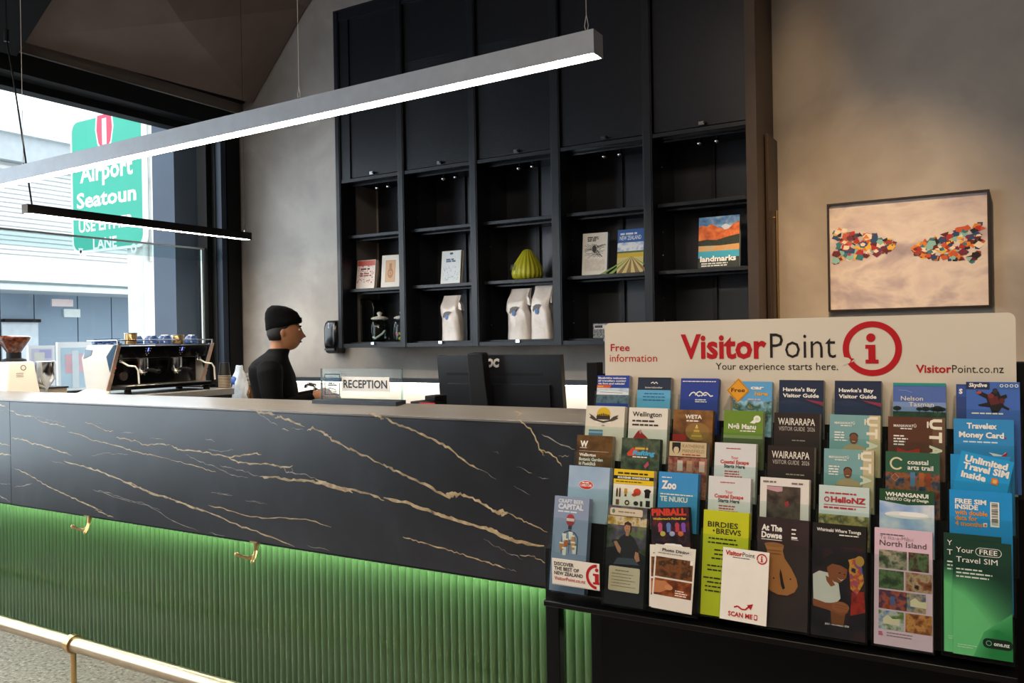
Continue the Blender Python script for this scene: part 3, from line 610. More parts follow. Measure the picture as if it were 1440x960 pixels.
# small printed carton, bottom of the fourth bay
x0, x1 = PX(833, 4.12), PX(852, 4.12)
t = thing('printed_carton', 'small black and white printed carton behind the corner of the cream sign', 'carton', ((x0+x1)/2, 4.15, 1.3155))
b = MB(); b.box((x0, 4.12, 1.3155), (x1, 4.18, 1.395), mat('carton_board', '#8f8b86', .6)); F = Face(b, (x0, 4.12, 1.395), (1, 0, 0), (0, 0, -1), (0, -1, 0), (x1-x0)/100)
F.rect(0, 0, 100, 100, pic('carton', ['#1b1b1d', '#8a8884', '#26262a', '#b9b6b0'], 90), 1); F.rect(8, 8, 92, 38, paper('#c9c6c0'), 2); F.dashes(12, 13, 76, 1, 10, INK, 18); b.build('carton_box', t, False)
# black towel dispenser on the wall beside the cabinet
x0, x1 = atY(453.5, 470, 4.25).x, atY(473, 470, 4.25).x
t = thing('soap_dispenser', 'glossy black dispenser fixed to the wall beside the cabinet', 'dispenser', ((x0+x1)/2, YW, 1.24))
rings = []
for z, s_, d in ((1.24, .8, .085), (1.25, .95, .1), (1.30, 1, .112), (1.42, 1, .112), (1.45, .97, .1), (1.466, .85, .085)):
    R = []
    for k in range(24):
        a = 2*math.pi*k/24; c, q = math.cos(a), math.sin(a)
        R.append(((x0+x1)/2 + math.copysign(abs(c)**.5, c)*(x1-x0)/2*s_, YW-d/2-.001+math.copysign(abs(q)**.5, q)*d/2, z))
    rings.append(R)
b = MB(); b.loft(rings, BLACKG); b.build('dispenser_body', t, ang=50)
b = MB(); F = Face(b, (x0+.055, YW-.1135, 1.45), (1, 0, 0), (0, 0, -1), (0, -1, 0), .001)
for i in range(4): F.rect(0, i*10, 9, i*10+6, mat('pale_print', '#a8adb2', .4))
b.build('printed_mark', t, False); b = MB(); b.box((x0+.02, YW-.115, 1.262), (x1-.02, YW-.108, 1.275), mat('dark_grey_plastic', '#2a2d31', .4)); b.build('push_lever', t)

# ================================================================== BROCHURE STAND
LEAN = math.radians(10); ED = Vector((0, -math.sin(LEAN), -math.cos(LEAN))); NN = Vector((0, -math.cos(LEAN), math.sin(LEAN)))
def rowY(i): return 1.585 + .035*i
def rowZ(i): return .980 + .0617*i
PANB = mat('black_back_board', '#050505', .6, 0, .15, 4, spec=.2); TRB = mat('black_tray_plastic', '#050506', .35, 0, .1, 6, spec=.3)
stand = thing('brochure_stand', 'black floor rack of clear tiered pockets topped by a wide cream information sign', 'brochure stand', (-.41, 1.66, 0))
SX0, SX1 = -.842, .012
b = MB(); b.box((atY(766, 800, 1.60).x, 1.60, 0), (atY(785, 800, 1.60).x, 1.625, .862), PANB); b.build('leg', stand, bevel=.002)
b = MB(); b.box((SX1+.012, 1.60, 0), (SX1+.04, 1.625, .862), PANB); b.build('leg', stand, bevel=.002)
b = MB(); b.box((SX0+.004, 1.752, 0), (SX0+.032, 1.785, 1.262), PANB); b.build('back_post', stand, bevel=.002)
b = MB(); b.box((SX1-.008, 1.752, 0), (SX1+.022, 1.785, 1.262), PANB); b.build('back_post', stand, bevel=.002)
b = MB(); b.box((SX0+.080, 1.645, .02), (SX1-.006, 1.66, .80), PANB); b.build('lower_board', stand)
b = MB(); b.box((SX0, 1.49, .0), (SX0+.03, 1.80, .02), PANB); b.box((SX1, 1.49, 0), (SX1+.03, 1.80, .02), PANB); b.build('foot', stand)
b = MB(); b.box((SX0, 1.532, .757), (SX1, 1.60, .769), TRB); b.box((SX0, 1.60, .757), (SX1, 1.785, .762), PANB); b.build('tray', stand, bevel=.002)
b = MB(); P = [Vector((SX0+.034, 1.654, .775)), Vector((SX0+.034, 1.768, 1.235)), Vector((SX0+.034, 1.774, 1.235)), Vector((SX0+.034, 1.660, .775))]
b.prism(P, (SX1-SX0-.05, 0, 0), PANB); b.build('sloping_board', stand)
# header sign
YS = 1.744
b = MB(); tl = atY(850, 455.5, YS); tr = atY(1428, 437.5, YS); zt = (tl.z+tr.z)/2; xl, xr = tl.x, tr.x
def rr(x0, x1, z0, z1, r):
    p = [(x0, z0), (x1, z0)]
    for cx, a0 in ((x1-r, 0), (x0+r, 90)):
        for i in range(7): t = math.radians(a0+15*i); p.append((cx+r*math.cos(t), z1-r+r*math.sin(t)))
    return p
b.prism([(x, YS, z) for x, z in rr(xl, xr, 1.02, zt, .013)], (0, .006, 0), CREAM)
F = Face(b, (xl, YS, zt), (1, 0, 0), (0, 0, -1), (0, -1, 0))
def sg(px, py): p = atY(px, py, YS-.0008); return p.x-xl, zt-p.z
def stext(st, x0, x1, yt, yb, m, bold=0.):
    u0, v0 = sg(x0, yb); u1, _ = sg(x1, yb); _, vt = sg(x0, yt); F.text(st, u0, v0, v0-vt, m, bold, fit=u1-u0)
stext('Free', 858.7, 885.5, 483.8, 493.4, RED, .012); stext('information', 857.5, 924, 498.3, 508.4, RED, 0)
stext('Visitor', 957.5, 1078, 471.5, 503.2, RED, .03); stext('Point', 1083, 1175.5, 468.5, 503.2, INK, -.006)
stext('Your experience starts here.', 1006.5, 1178.5, 510, 519.5, INK, 0)
stext('Visitor', 1288, 1338, 513, 523.6, RED, .022); stext('Point.co.nz', 1339, 1411.5, 513, 523.8, INK, -.004)
def info_logo(F, u, v, r, m, mw, l=3):
    """ring with a tail at the lower left and a slab-footed i"""
    F.ring(u, v, r*.78, r, m, l); F.poly([(u-r*.97, v+r*.30), (u-r*.70, v+r*.36), (u-r*.58, v+r*.44), (u-r*.99, v+r*.62), (u-r*.92, v+r*.44)], mw, l+1)
    F.poly([(u-r*.80, v+r*.33), (u-r*.60, v+r*.36), (u-r*.78, v+r*.56), (u-r*.72, v+r*.42)], m, l+2)
    F.ell(u-.03*r, v-r*.40, r*.155, r*.155, m, l+2)
    F.poly([(u-.22*r, v-.14*r), (u+.12*r, v-.14*r), (u+.12*r, v+.40*r), (u+.22*r, v+.40*r), (u+.22*r, v+.54*r), (u-.22*r, v+.54*r), (u-.22*r, v+.40*r), (u-.12*r, v+.40*r), (u-.12*r, v+.0*r), (u-.22*r, v+.0*r)][::-1], m, l+2)
u, v = sg(1226, 490); u2, _ = sg(1268.5, 490); info_logo(F, u, v, u2-u, RED, CREAM)
b.build('header_sign', stand, False, label='wide cream sign lettered in red and black with a red ringed i')
# clear pockets, one per brochure: forty copies of one mesh
PX0, PITCH = -.8375, .1035
def pocket_mesh():
    b = MB(); w = PITCH-.002; th = .0014
    o = Vector((0, 0, 0)); up = -ED
    def slab(u0, u1, q0, q1, d0, d1):
        ps = [Vector((u, 0, 0)) + up*q + NN*d for d in (d0, d1) for u, q in ((u0, q0), (u1, q0), (u1, q1), (u0, q1))]
        b.add(ps, [(3, 2, 1, 0), (4, 5, 6, 7), (0, 1, 5, 4), (1, 2, 6, 5), (2, 3, 7, 6), (3, 0, 4, 7)], ACRYL)
    slab(0, w, 0, .155, .004, .004+th); slab(0, th, 0, .165, -.0172, .004); slab(w-th, w, 0, .165, -.0172, .004); slab(th, w-th, 0, th, -.0172, .004)
    return b
PM = [None]
def add_pocket(x0, x1, i, z):
    base = Vector((x0, rowY(i)-(rowZ(i)-z)*math.tan(LEAN), z)) + ED*.2005; loc0 = full_matrix(stand).translation
    if PM[0] is None:
        pm = pocket_mesh().build('pocket', stand, False); PM[0] = pm
        for v_ in pm.data.vertices: v_.co = v_.co + loc0
        pm['label'] = 'clear acrylic pocket'
    else:
        pm = PM[0].copy(); COL.objects.link(pm); pm.parent = stand
    pm.location = base-loc0; pm.scale = ((x1-x0)/(PITCH-.002), 1, 1)
for i in range(4):  # added black sheets standing in for shade in the gaps between brochures
    b = MB(); o = Vector((0, rowY(i), rowZ(i))); ps = [Vector((x, 0, 0)) + o + ED*q - NN*d for d in (.0175, .0181) for x, q in ((SX0+.036+.005*i, .199), (SX1-.012, .199), (SX1-.012, .050), (SX0+.036+.005*i, .050))]
    b.add(ps, [(0, 1, 2, 3), (7, 6, 5, 4), (0, 4, 5, 1), (1, 5, 6, 2), (2, 6, 7, 3), (3, 7, 4, 0)], PANB); b.build('gap_shade_board', stand, False)
# small clear clip at the left edge, and the sticker on the bottom lip
b = MB(); b.box((SX0-.003, 1.548, .868), (SX0+.020, 1.5495, .905), ACRYL); b.build('clip', stand, False)
b = MB(); t0 = atY(776, 784, 1.532); t1 = atY(842.5, 793, 1.532); zb = atY(774, 820, 1.532).z; w = t1.x-t0.x
b.box((t0.x, 1.532, zb), (t1.x, 1.5335, t0.z), paper('#ece4d8')); F = Face(b, (t0.x, 1.532, t0.z), (1, 0, 0), (0, 0, -1), (0, -1, 0), w/100); h = (t0.z-zb)/w*100
F.text('DISCOVER', 5, h*.25, h*.13, INK, .02, fit=42); F.text('THE BEST OF', 5, h*.43, h*.13, INK, .02, fit=53); F.text('NEW ZEALAND', 5, h*.61, h*.13, INK, .02, fit=61); F.text('VisitorPoint.co.nz', 5, h*.81, h*.13, RED, .012, fit=66)
F.ring(96, h*.5, h*.36, h*.47, RED, 2, 95, 268); F.ell(95, h*.24, h*.07, h*.07, RED, 3); F.poly([(87, h*.38), (99, h*.38), (99, h*.70), (100, h*.70), (100, h*.78), (87, h*.78), (87, h*.70), (91, h*.70), (91, h*.46), (87, h*.46)][::-1], RED, 3)
F.rect(0, h*.96, 100, h, paper('#cfc6ba'), 1)
b.build('sticker', stand, False, label='cream sticker with red and black lettering on the bottom lip')

# ------------------------------------------------------------------ brochures
COLS = {}
def brochure(row, xa, xb, yt, bg, art, label, copies=1, name='brochure', page=True, tilt=0., step=(.0, .0036), back=None, hh=None, pull=0., th=.0022, grp=None, sub=None, pocket=None):
    Y = rowY(row) - pull; A = atY(xa, yt, Y)
    if sub or abs(A.z-rowZ(row)) < .009:
        for _ in range(3): Y = rowY(row) - pull - (rowZ(row)-A.z)*math.tan(LEAN); A = atY(xa, yt, Y)
    Bx = atY(xb, yt, Y).x; w = Bx-A.x; z = rowZ(row) if not sub else A.z
    if abs(A.z-z) < .009: z = A.z
    if pocket is None: pocket = copies > 0
    if pocket: add_pocket(A.x-(.004 if not tilt else .003), A.x+w+(.004 if not tilt else .028) if pocket is True else pocket, row, z)
    if hh == 'fit': hh = (z-.7875)/math.cos(LEAN)
    H = hh or .197
    t = thing(name, label, 'brochure' if name == 'brochure' else name.split('_')[-1], tuple(Vector((A.x+w/2, Y, z)) + ED*H), 0, grp if copies else None)
    ex = Vector((1, 0, 0)); ed = ED.copy()
    if tilt:
        c, s_ = math.cos(tilt), math.sin(tilt); ex, ed = (ex*c + ED*s_), (ED*c - ex*s_)
    o = Vector((A.x, Y, z)); b = MB()
    ps = [o + ex*u + ed*q - NN*d for d in (0, th) for u, q in ((0, H), (w, H), (w, 0), (0, 0))]
    m = paper(bg)
    b.add(ps, [(0, 1, 2, 3)], m); sm = PAGE if page else m
    b.add(ps, [(7, 6, 5, 4)], m); b.add(ps, [(0, 4, 5, 1), (1, 5, 6, 2), (2, 6, 7, 3), (3, 7, 4, 0)], sm)
    F = Face(b, o, ex, ed, NN, w/99.); random.seed(hash((row, int(xa))) % 1000 if 0 else row*100+int(xa))
    art(F, 99., H/w*99.)
    b.build('cover', t, False)
    if copies in (2, 3): copies = 4
    for k in range(copies):
        q = copy_tree(t); q.location = t.location + Vector((step[0]*(k+1), 0, 0)) - NN*step[1]*(k+1) + (Vector((0, 0, -.0012*(k % 2))))
        q['label'] = 'further copy stacked behind the front ' + grp.replace('copies of the ', '')
    return t
P_ = paper
WT = P_('#eee9e0'); BK = P_('#17130f')
def flat(*_): pass
G_ = lambda n: 'copies of the ' + n
# ---- top row (4)
def a(F, w, h):
    F.text('Bluebridge welcomes', 3, 10, 5, WT, .03, fit=86); F.text('all travellers coming', 3, 18, 5, WT, .03, fit=86); F.text('via foot and vehicle!', 3, 26, 5, WT, .03, fit=82)
    F.poly([(0, 28), (46, 28), (40, 36), (0, 36)], P_('#d9541e'), 2); F.rect(2, 30, 20, 34, P_('#e8a23a'), 3)
    F.rect(0, 36, w, 52, pic('ferrysky', ['#7fa7cc', '#c8d5de', '#a5bcd0'], 40), 1); F.poly([(0, 50), (12, 43), (70, 45), (92, 48), (99, 52), (99, 56), (0, 56)], P_('#dfe2e4'), 2); F.rect(0, 55, w, 80, pic('ferrysea', ['#33475c', '#6b7f8e', '#22303f'], 60), 2); F.line([(10, 48), (80, 50)], 1.2, P_('#41536b'), 3)
brochure(4, 840.6, 885.5, 527.5, '#24409a', a, 'blue ferry brochure with a white ship photo, top of the first column', 3, grp=G_('blue ferry brochure'))
def a(F, w, h):
    F.rect(0, 36, w, h, P_('#62a9cf'), 1); F.line([(40, 17), (46, 13), (50, 18), (55, 13), (60, 18)], 2.2, WT, 3); F.text('interislander', 49, 31, 5, WT, 0, 'c', fit=52)
    F.dashes(50, 45, 70, 3, 9, P_('#2d5f8a'), 3, al='c')
brochure(4, 897.5, 944, 530.3, '#262f42', a, 'navy and light blue brochure with a small wave mark, top of the second column', 4, grp=G_('navy and light blue brochure'))
def a(F, w, h):
    F.dashes(5, 7, 88, 1, 5, WT, 2.2)
    for dx, dy in ((-22, 0), (-6, -2), (10, 0)):
        F.line([(46+dx, 46+dy), (52+dx, 38+dy), (58+dx, 36+dy), (64+dx, 40+dy), (70+dx, 46+dy), (76+dx, 44+dy)], 3, WT, 3)
    F.dashes(40, 54, 34, 2, 5, WT, 2.6)
brochure(4, 957.8, 1010.5, 531.6, '#2b3f92', a, 'royal blue brochure with a white triple wave logo', 3, page=False, grp=G_('royal blue wave brochure'))
def a(F, w, h):
    F.rect(0, 50, w, h, pic('coast', ['#4c7fa0', '#9fc4d8', '#2f5340', '#d8c49a'], 40), 1)
    F.text('car', 44, 20, 9, WT, .04, fit=34, slant=.1); F.text('hire', 55, 36, 9, P_('#e0a030'), .04, fit=34, slant=.1)
    F.dashes(38, 45, 40, 1, 5, P_('#d9b8b8'), 3)
    F.poly([(12, -8), (42, 24), (12, 56), (-18, 24)][::-1], P_('#e29a24'), 4); F.line([(12, -5), (39, 24), (12, 53), (-15, 24), (12, -5)], 1, P_('#6a4312'), 5); F.text('Free', 12, 28, 10, P_('#4a2c10'), .02, 'c', fit=36, l=6)
brochure(4, 1032, 1086, 536, '#5ba0d0', a, 'light blue car hire brochure with an orange diamond overhanging its left edge', 2, grp=G_('light blue car hire brochure'))
def hb(F, w, h):
    F.text("Hawke's Bay", 9, 26, 8.2, WT, .03, fit=74); F.text('Visitor Guide', 9, 40, 8.2, WT, .03, fit=80)
    F.poly([(58, 44), (99, 50), (99, 60), (88, 55), (72, 50)], P_('#8c2c44'), 2); F.poly([(30, 44), (99, 64), (99, 90), (0, 90), (0, 50)], P_('#22304f'), 1)
brochure(4, 1096, 1158.5, 534, '#1b2742', hb, 'dark navy guide lettered in white serif, top row, fourth from the right', 3, grp=G_('dark navy guide, fourth from the right'))
brochure(4, 1174, 1239.5, 535, '#1b2742', hb, 'dark navy guide lettered in white serif, top row, third from the right', 3, grp=G_('dark navy guide, third from the right'))
def a(F, w, h):
    F.rect(0, 0, w, 6, P_('#1f8a80'), 2); F.rect(0, 40, w, 62, pic('dusk', ['#5f78b2', '#7c93c0', '#6f87b8'], 14), 1); F.line([(10, 15), (26, 16), (36, 20)], .8, P_('#8fa6d8'), 2)
    F.text('Nelson', 15, 37, 9, P_('#d8d2c4'), .01, fit=42); F.text('Tasman', 30, 49, 9, P_('#d8d2c4'), .01, fit=47)
    for x, s_ in ((8, 8), (50, 6), (62, 8), (84, 10), (92, 7), (76, 7)): F.ell(x, 56-s_*.3, s_, s_*.6, P_('#15241c'), 4); F.rect(x-.6, 52, x+.6, 64, P_('#15241c'), 4)
    F.rect(0, 60, w, h, pic('palms', ['#1a2d22', '#26402d', '#3b5a44'], 50), 3)
brochure(4, 1256, 1330, 538, '#4f68a8', a, 'slate blue brochure with palm silhouettes and a teal top band', 2, grp=G_('slate blue palm brochure'))
def a(F, w, h):
    F.rect(0, 1, 44, 16, P_('#1f2c4e'), 2); F.text('Skydive', 5, 11, 8, WT, .03, fit=34, slant=.15)
    F.rect(58, 2, 98, 14, P_('#3a66a8'), 2)
    for i in range(4): F.ring(66+9*i, 8, 2.2, 3.4, WT, 3, seg=14)
    K = [P_('#151318'), P_('#5a1f24'), P_('#7a2c2c'), P_('#2a2630')]
    F.poly([(18, 18), (30, 22), (42, 28), (46, 24), (52, 16), (60, 20), (64, 30), (74, 26), (76, 32), (66, 40), (70, 50), (80, 56), (78, 60), (66, 54), (60, 64), (48, 66), (44, 54), (24, 52), (22, 49), (40, 44), (38, 36), (24, 28)], K[0], 3)
    F.poly([(40, 34), (58, 30), (62, 46), (46, 50)], K[1], 4); F.ell(54, 19, 5, 5.5, K[3], 5); F.ell(46, 30, 6, 5, K[2], 5); F.ell(66, 40, 5, 6, K[1], 5); F.ell(24, 23, 5, 3, P_('#b0453a'), 5)
    F.dashes(10, 66, 80, 1, 5, WT, 3)
brochure(4, 1358.5, 1434, 536.5, '#3f66b4', a, 'blue skydiving brochure with a tandem jumper, front copy at the top right corner', 0, page=False, pull=.0018, sub=1)
def a2(F, w, h): F.rect(3, 4, 18, 26, P_('#2f4f92'), 1); F.text('S', 5, 19, 9, WT, .05)
brochure(4, 1344.5, 1424, 540, '#2b427e', a2, 'darker blue skydiving brochure peeking out behind the front copy', 1, page=False, grp=G_('blue skydiving brochure'), pull=-.0022, sub=1, pocket=.026)
# ---- row 3
def a(F, w, h):
    F.ell(46, 19, 17, 16, P_('#d8b320'), 1); F.rect(27, 24, 65, 40, WT, 2); F.rect(28, 23, 63, 32, P_('#3a2c1c'), 3)
    for i in range(7): F.rect(30+4.6*i, 17+abs(i-3), 33+4.6*i, 26, P_('#3a2c1c'), 3)
    F.poly([(8, 18), (20, 24), (30, 32), (46, 35), (62, 32), (72, 24), (84, 20), (80, 26), (84, 28), (70, 34), (46, 40), (22, 34), (10, 28), (14, 25)], P_('#4a3f35'), 4); F.text('2026', 46, 47, 3, BK, 0, 'c')
    F.rect(10, 56, 46, 72, P_('#5b7d96'), 2); F.rect(10, 60, 46, 64, P_('#8fb0c2'), 3)
brochure(3, 824.7, 879, 570, '#ded5c4', a, 'cream leaflet with a yellow sun crest over a dark ribbon', 2, grp=G_('cream crest leaflet'))
def a(F, w, h):
    F.text('Wellington', 10, 21, 11, P_('#2c2522'), .015, fit=74); F.dashes(10, 30, 72, 2, 9.5, P_('#3a302c'), 4)
    F.poly([(14, 74), (20, 64), (26, 56), (32, 54), (38, 62), (46, 68), (52, 74)], P_('#a8241f'), 2); F.ell(32, 58, 3, 5, P_('#cc8888'), 3)
brochure(3, 885, 939.5, 572.5, '#e6ded2', a, 'white brochure with dark title lettering and a red cable car roof', 4, grp=G_('white city brochure'))
def a(F, w, h):
    F.rect(0, 0, w, h, pic('cave', ['#3a2110', '#5a3518', '#8c6030', '#4a2a14'], 18), 1); F.ell(62, 52, 30, 22, P_('#8f6a34'), 2)
    F.text('WETA', 30, 21, 9, WT, .03, fit=42); F.dashes(34, 25, 34, 1, 4, WT, 3.2)
    for i in range(5): F.rect(48-i*3+8, 42+6*i, 64+i*3, 47+6*i, P_('#c4a046' if i % 2 else '#a07f30'), 3)
    F.poly([(56, 44), (60, 34), (64, 44)], P_('#d8b85a'), 4); F.rect(0, 60, 34, 76, P_('#9c2018'), 2); F.ell(60, 38, 1.4, 1.4, WT, 4)
brochure(3, 947.5, 1003, 575.5, '#4a2a14', a, 'brown brochure with a golden pagoda and red cloth', 3, page=False, grp=G_('brown golden pagoda brochure'))
def a(F, w, h):
    F.text('Ngā Manu', 12, 46, 12, WT, .03, fit=70); F.dashes(42, 50, 40, 1, 4, WT, 2.6)
    F.ell(84, 20, 9, 9, WT, 2); F.poly([(66, 30), (76, 22), (84, 26), (78, 32)], WT, 3); F.ell(84, 20, 4, 4, P_('#c7d8ae'), 4)
    F.rect(0, 62, w, h, P_('#8a9a62'), 1); F.rect(0, 70, w, h, P_('#4d5b34'), 2)
brochure(3, 1018.5, 1073.5, 576.5, '#6b8a2a', a, 'olive green brochure with a white leaf emblem', 4, grp=G_('olive green brochure'))
def wai(F, w, h):
    F.text('WAIRARAPA', 9, 27, 15, P_('#e4dccf'), .012, fit=80); F.text('VISITOR GUIDE  2026', 11, 40, 9, P_('#c8bfb2'), -.004, fit=78)
    F.dashes(40, 60, 40, 1, 4, P_('#a89684'), 2.5)
brochure(3, 1089, 1153, 579.8, '#2a1c18', wai, 'dark brown visitor guide, upper of the two identical ones', 3, grp=G_('upper dark brown visitor guide'))
def man(bgc, face=True):
    def f(F, w, h):
        F.rect(78, 0, w, h, P_('#c6b68e') if face else P_('#6a4a36'), 1)
        F.text('MANAWATŪ', 10, 20, 5, WT, .015, fit=40); F.dashes(22, 22, 24, 1, 4, WT, 2)
        F.dashes(10, 36, 26, 4, 5.5, WT, 2.6)
        # big vertical lettering running down the right-hand side
        for st, v in (('U', 22), ('T', 47), ('A', 72)): F.text(st, 74, v-19, 19, P_('#e8e0ca'), .05, rot=math.pi/2, l=4, fit=20)
        F.line([(70, 8), (70, 20)], 3, P_('#e8e0ca'), 4)
        if face:
            S = P_('#7a4a30'); F.ell(48, 50, 8, 11, S, 3); F.ell(48, 44, 8.5, 7, P_('#2a1a12'), 2); F.poly([(24, 76), (30, 66), (44, 61), (54, 61), (68, 66), (76, 76)], P_('#b09a72'), 2)
            F.line([(45, 55), (51, 55)], 1.2, P_('#e0d0c0'), 4); F.rect(24, 74, 76, h, P_('#8c7a58'), 1)
        else: F.poly([(16, 60), (34, 66), (56, 60), (56, 76), (16, 76)], P_('#a8261e'), 2)
    return f
brochure(3, 1167, 1238, 582.3, '#78a3a4', man('', True), 'teal guide with a smiling man and sideways lettering, upper of two alike', 3, grp=G_('upper teal guide'))
brochure(3, 1249, 1328.5, 585.2, '#57301f', man('', False), 'reddish brown guide with large cream sideways lettering', 2, grp=G_('reddish brown guide'))
def a(F, w, h):
    F.text('Travelex', 22, 18, 10, WT, .04, fit=50); F.text('Money Card', 9, 35, 10, WT, .04, fit=74); F.ell(85, 34.5, 1.7, 1.7, RED, 3); F.dashes(16, 42, 62, 1, 4, P_('#bfe0f0'), 2.8)
    F.poly([(58, 62), (80, 66), (86, 60), (84, 68), (94, 70), (70, 72)], P_('#e6e2e0'), 3); F.poly([(78, 68), (88, 60), (86, 72)], RED, 4)
brochure(3, 1341, 1425.5, 588, '#2f8ac4', a, 'sky blue travel money brochure with a small white and red plane', 3, grp=G_('sky blue travel money brochure'))
# ---- row 2
def a(F, w, h):
    F.rect(0, 0, w, h, pic('wood', ['#2f1d0c', '#4f3415', '#6b4a1e', '#3a240f'], 30), 1); F.text('W', 10, 29, 14, WT, .05, fit=22); F.dashes(10, 31, 24, 1, 3, WT, 1.6); F.line([(8, 40), (90, 40)], .5, WT, 2)
    F.text('Wellington', 9, 53, 7.5, WT, .03, fit=46); F.text('Botanic Garden', 9, 64, 7.5, WT, .03, fit=66); F.text('ki Paekākā', 9, 75, 7.5, WT, .03, fit=46)
brochure(2, 812, 862, 611, '#3f2812', a, 'dark wood-brown garden brochure with a white W', 4, grp=G_('dark garden brochure'))
def a(F, w, h):
    F.rect(0, 0, w, h, pic('river', ['#1d2a20', '#2f4030', '#54604a', '#3a3a2c'], 45), 1); F.poly([(14, 38), (30, 22), (46, 30), (38, 42), (18, 44)], P_('#c8452c'), 2); F.text('Rafting', 30, 40, 10, P_('#49a6cf'), .05, fit=56, slant=.2)
    F.dashes(36, 22, 40, 1, 6, P_('#d8a83a'), 5); F.dashes(30, 44, 44, 1, 4, WT, 2.5); F.poly([(60, 66), (70, 54), (74, 62), (64, 72)], P_('#d0506a'), 3)
brochure(2, 875, 928.5, 615, '#26332a', a, 'dark forest brochure with blue slanted lettering and an orange kayak', 3, page=False, grp=G_('dark forest brochure'))
def a(F, w, h):
    F.rect(2, 2, w-2, 38, P_('#c9b48c'), 1); F.ell(20, 18, 11, 14, P_('#1d1a18'), 2); F.ell(20, 23, 7, 9, P_('#cdb792'), 3); F.rect(9, 4, 31, 15, P_('#1d1a18'), 4)
    F.text('KATHERINE', 36, 16, 8, P_('#8c7450'), 0, fit=56); F.text('MANSFIELD', 36, 28, 8, P_('#8c7450'), 0, fit=56); F.dashes(36, 32, 56, 1, 4, P_('#a8402e'), 3)
    F.rect(0, 40, w, h, pic('parlour', ['#4a1f20', '#7a3a30', '#a8705a', '#2c1614'], 60), 1)
    for x, c in ((24, '#c8b8a8'), (48, '#b88a68'), (80, '#d0b0a0')): F.rect(x, 48, x+14, 74, P_(c), 2)
brochure(2, 941, 995, 619, '#3a201c', a, 'tan and maroon brochure with a drawn woman with a black bob', 3, grp=G_('tan and maroon brochure'))
def coast(F, w, h):
    r = P_('#c03a34'); F.dashes(28, 12, 40, 1, 4, r, 2); F.text('Your', 49, 38, 7, P_('#d8604e'), .01, 'c', fit=18); F.text('Coastal Escape', 49, 49, 8, r, .03, 'c', fit=68); F.text('Starts Here', 49, 59, 8, P_('#2f4a4a'), .03, 'c', fit=50)
    F.dashes(26, 66, 48, 3, 6, r, 2.6)
brochure(2, 1005.5, 1063.5, 621.5, '#d9d8d8', coast, 'pale grey brochure with red and green title, upper of two alike', 3, grp=G_('upper pale grey brochure'))
brochure(2, 1080, 1145.5, 625.5, '#2a1c18', wai, 'dark brown visitor guide, lower of the two identical ones', 3, grp=G_('lower dark brown visitor guide'))
brochure(2, 1159, 1229, 630, '#78a3a4', man('', True), 'teal guide with a smiling man and sideways lettering, lower of two alike', 3, grp=G_('lower teal guide'))
def a(F, w, h):
    F.ring(21, 24, 9.5, 13, P_('#d8cfa6'), 3, 40, 325); F.text('coastal', 41, 24, 9, WT, .02, fit=38); F.text('arts trail', 41, 35, 9, WT, .02, fit=47)
    F.rect(0, 42, w, h, pic('gallery', ['#3a1c14', '#6a3420', '#9a5a30', '#24445a', '#2a1610'], 60), 1); F.ring(18, 52, 7, 8, P_('#c0a090'), 3, seg=4)
    for x, c in ((46, '#4f7898'), (62, '#a85a2c'), (74, '#8c3c20')): F.rect(x, 40, x+9, 68, P_(c), 2)
brochure(2, 1245.5, 1321, 634, '#2d5a42', a, 'deep green arts brochure with a cream letter C', 3, grp=G_('deep green arts brochure'))
def a(F, w, h):
    F.text('Unlimited', 10, 20, 13, WT, .045, fit=80); F.text('Travel SIM', 9, 36, 13, WT, .045, fit=86); F.text('inside', 9, 54, 13, WT, .045, fit=47)
    F.poly([(66, 42), (76, 42), (79, 46), (79, 56), (66, 56)], P_('#d97a2c'), 3); F.rect(69, 45, 76, 53, P_('#eab070'), 4)
brochure(2, 1352, 1427.5, 633, '#1f9ad6', a, 'bright blue travel SIM card pack tilted to the right, white lettering', 0, page=False, tilt=.20, pull=.0018, hh=.085, sub=1)
brochure(2, 1336.5, 1420, 638, '#1f8cc6', flat, 'bright blue travel SIM card pack standing upright behind the tilted one', 1, page=False, grp=G_('upright bright blue pack'), pull=-.0022, pocket=.017)
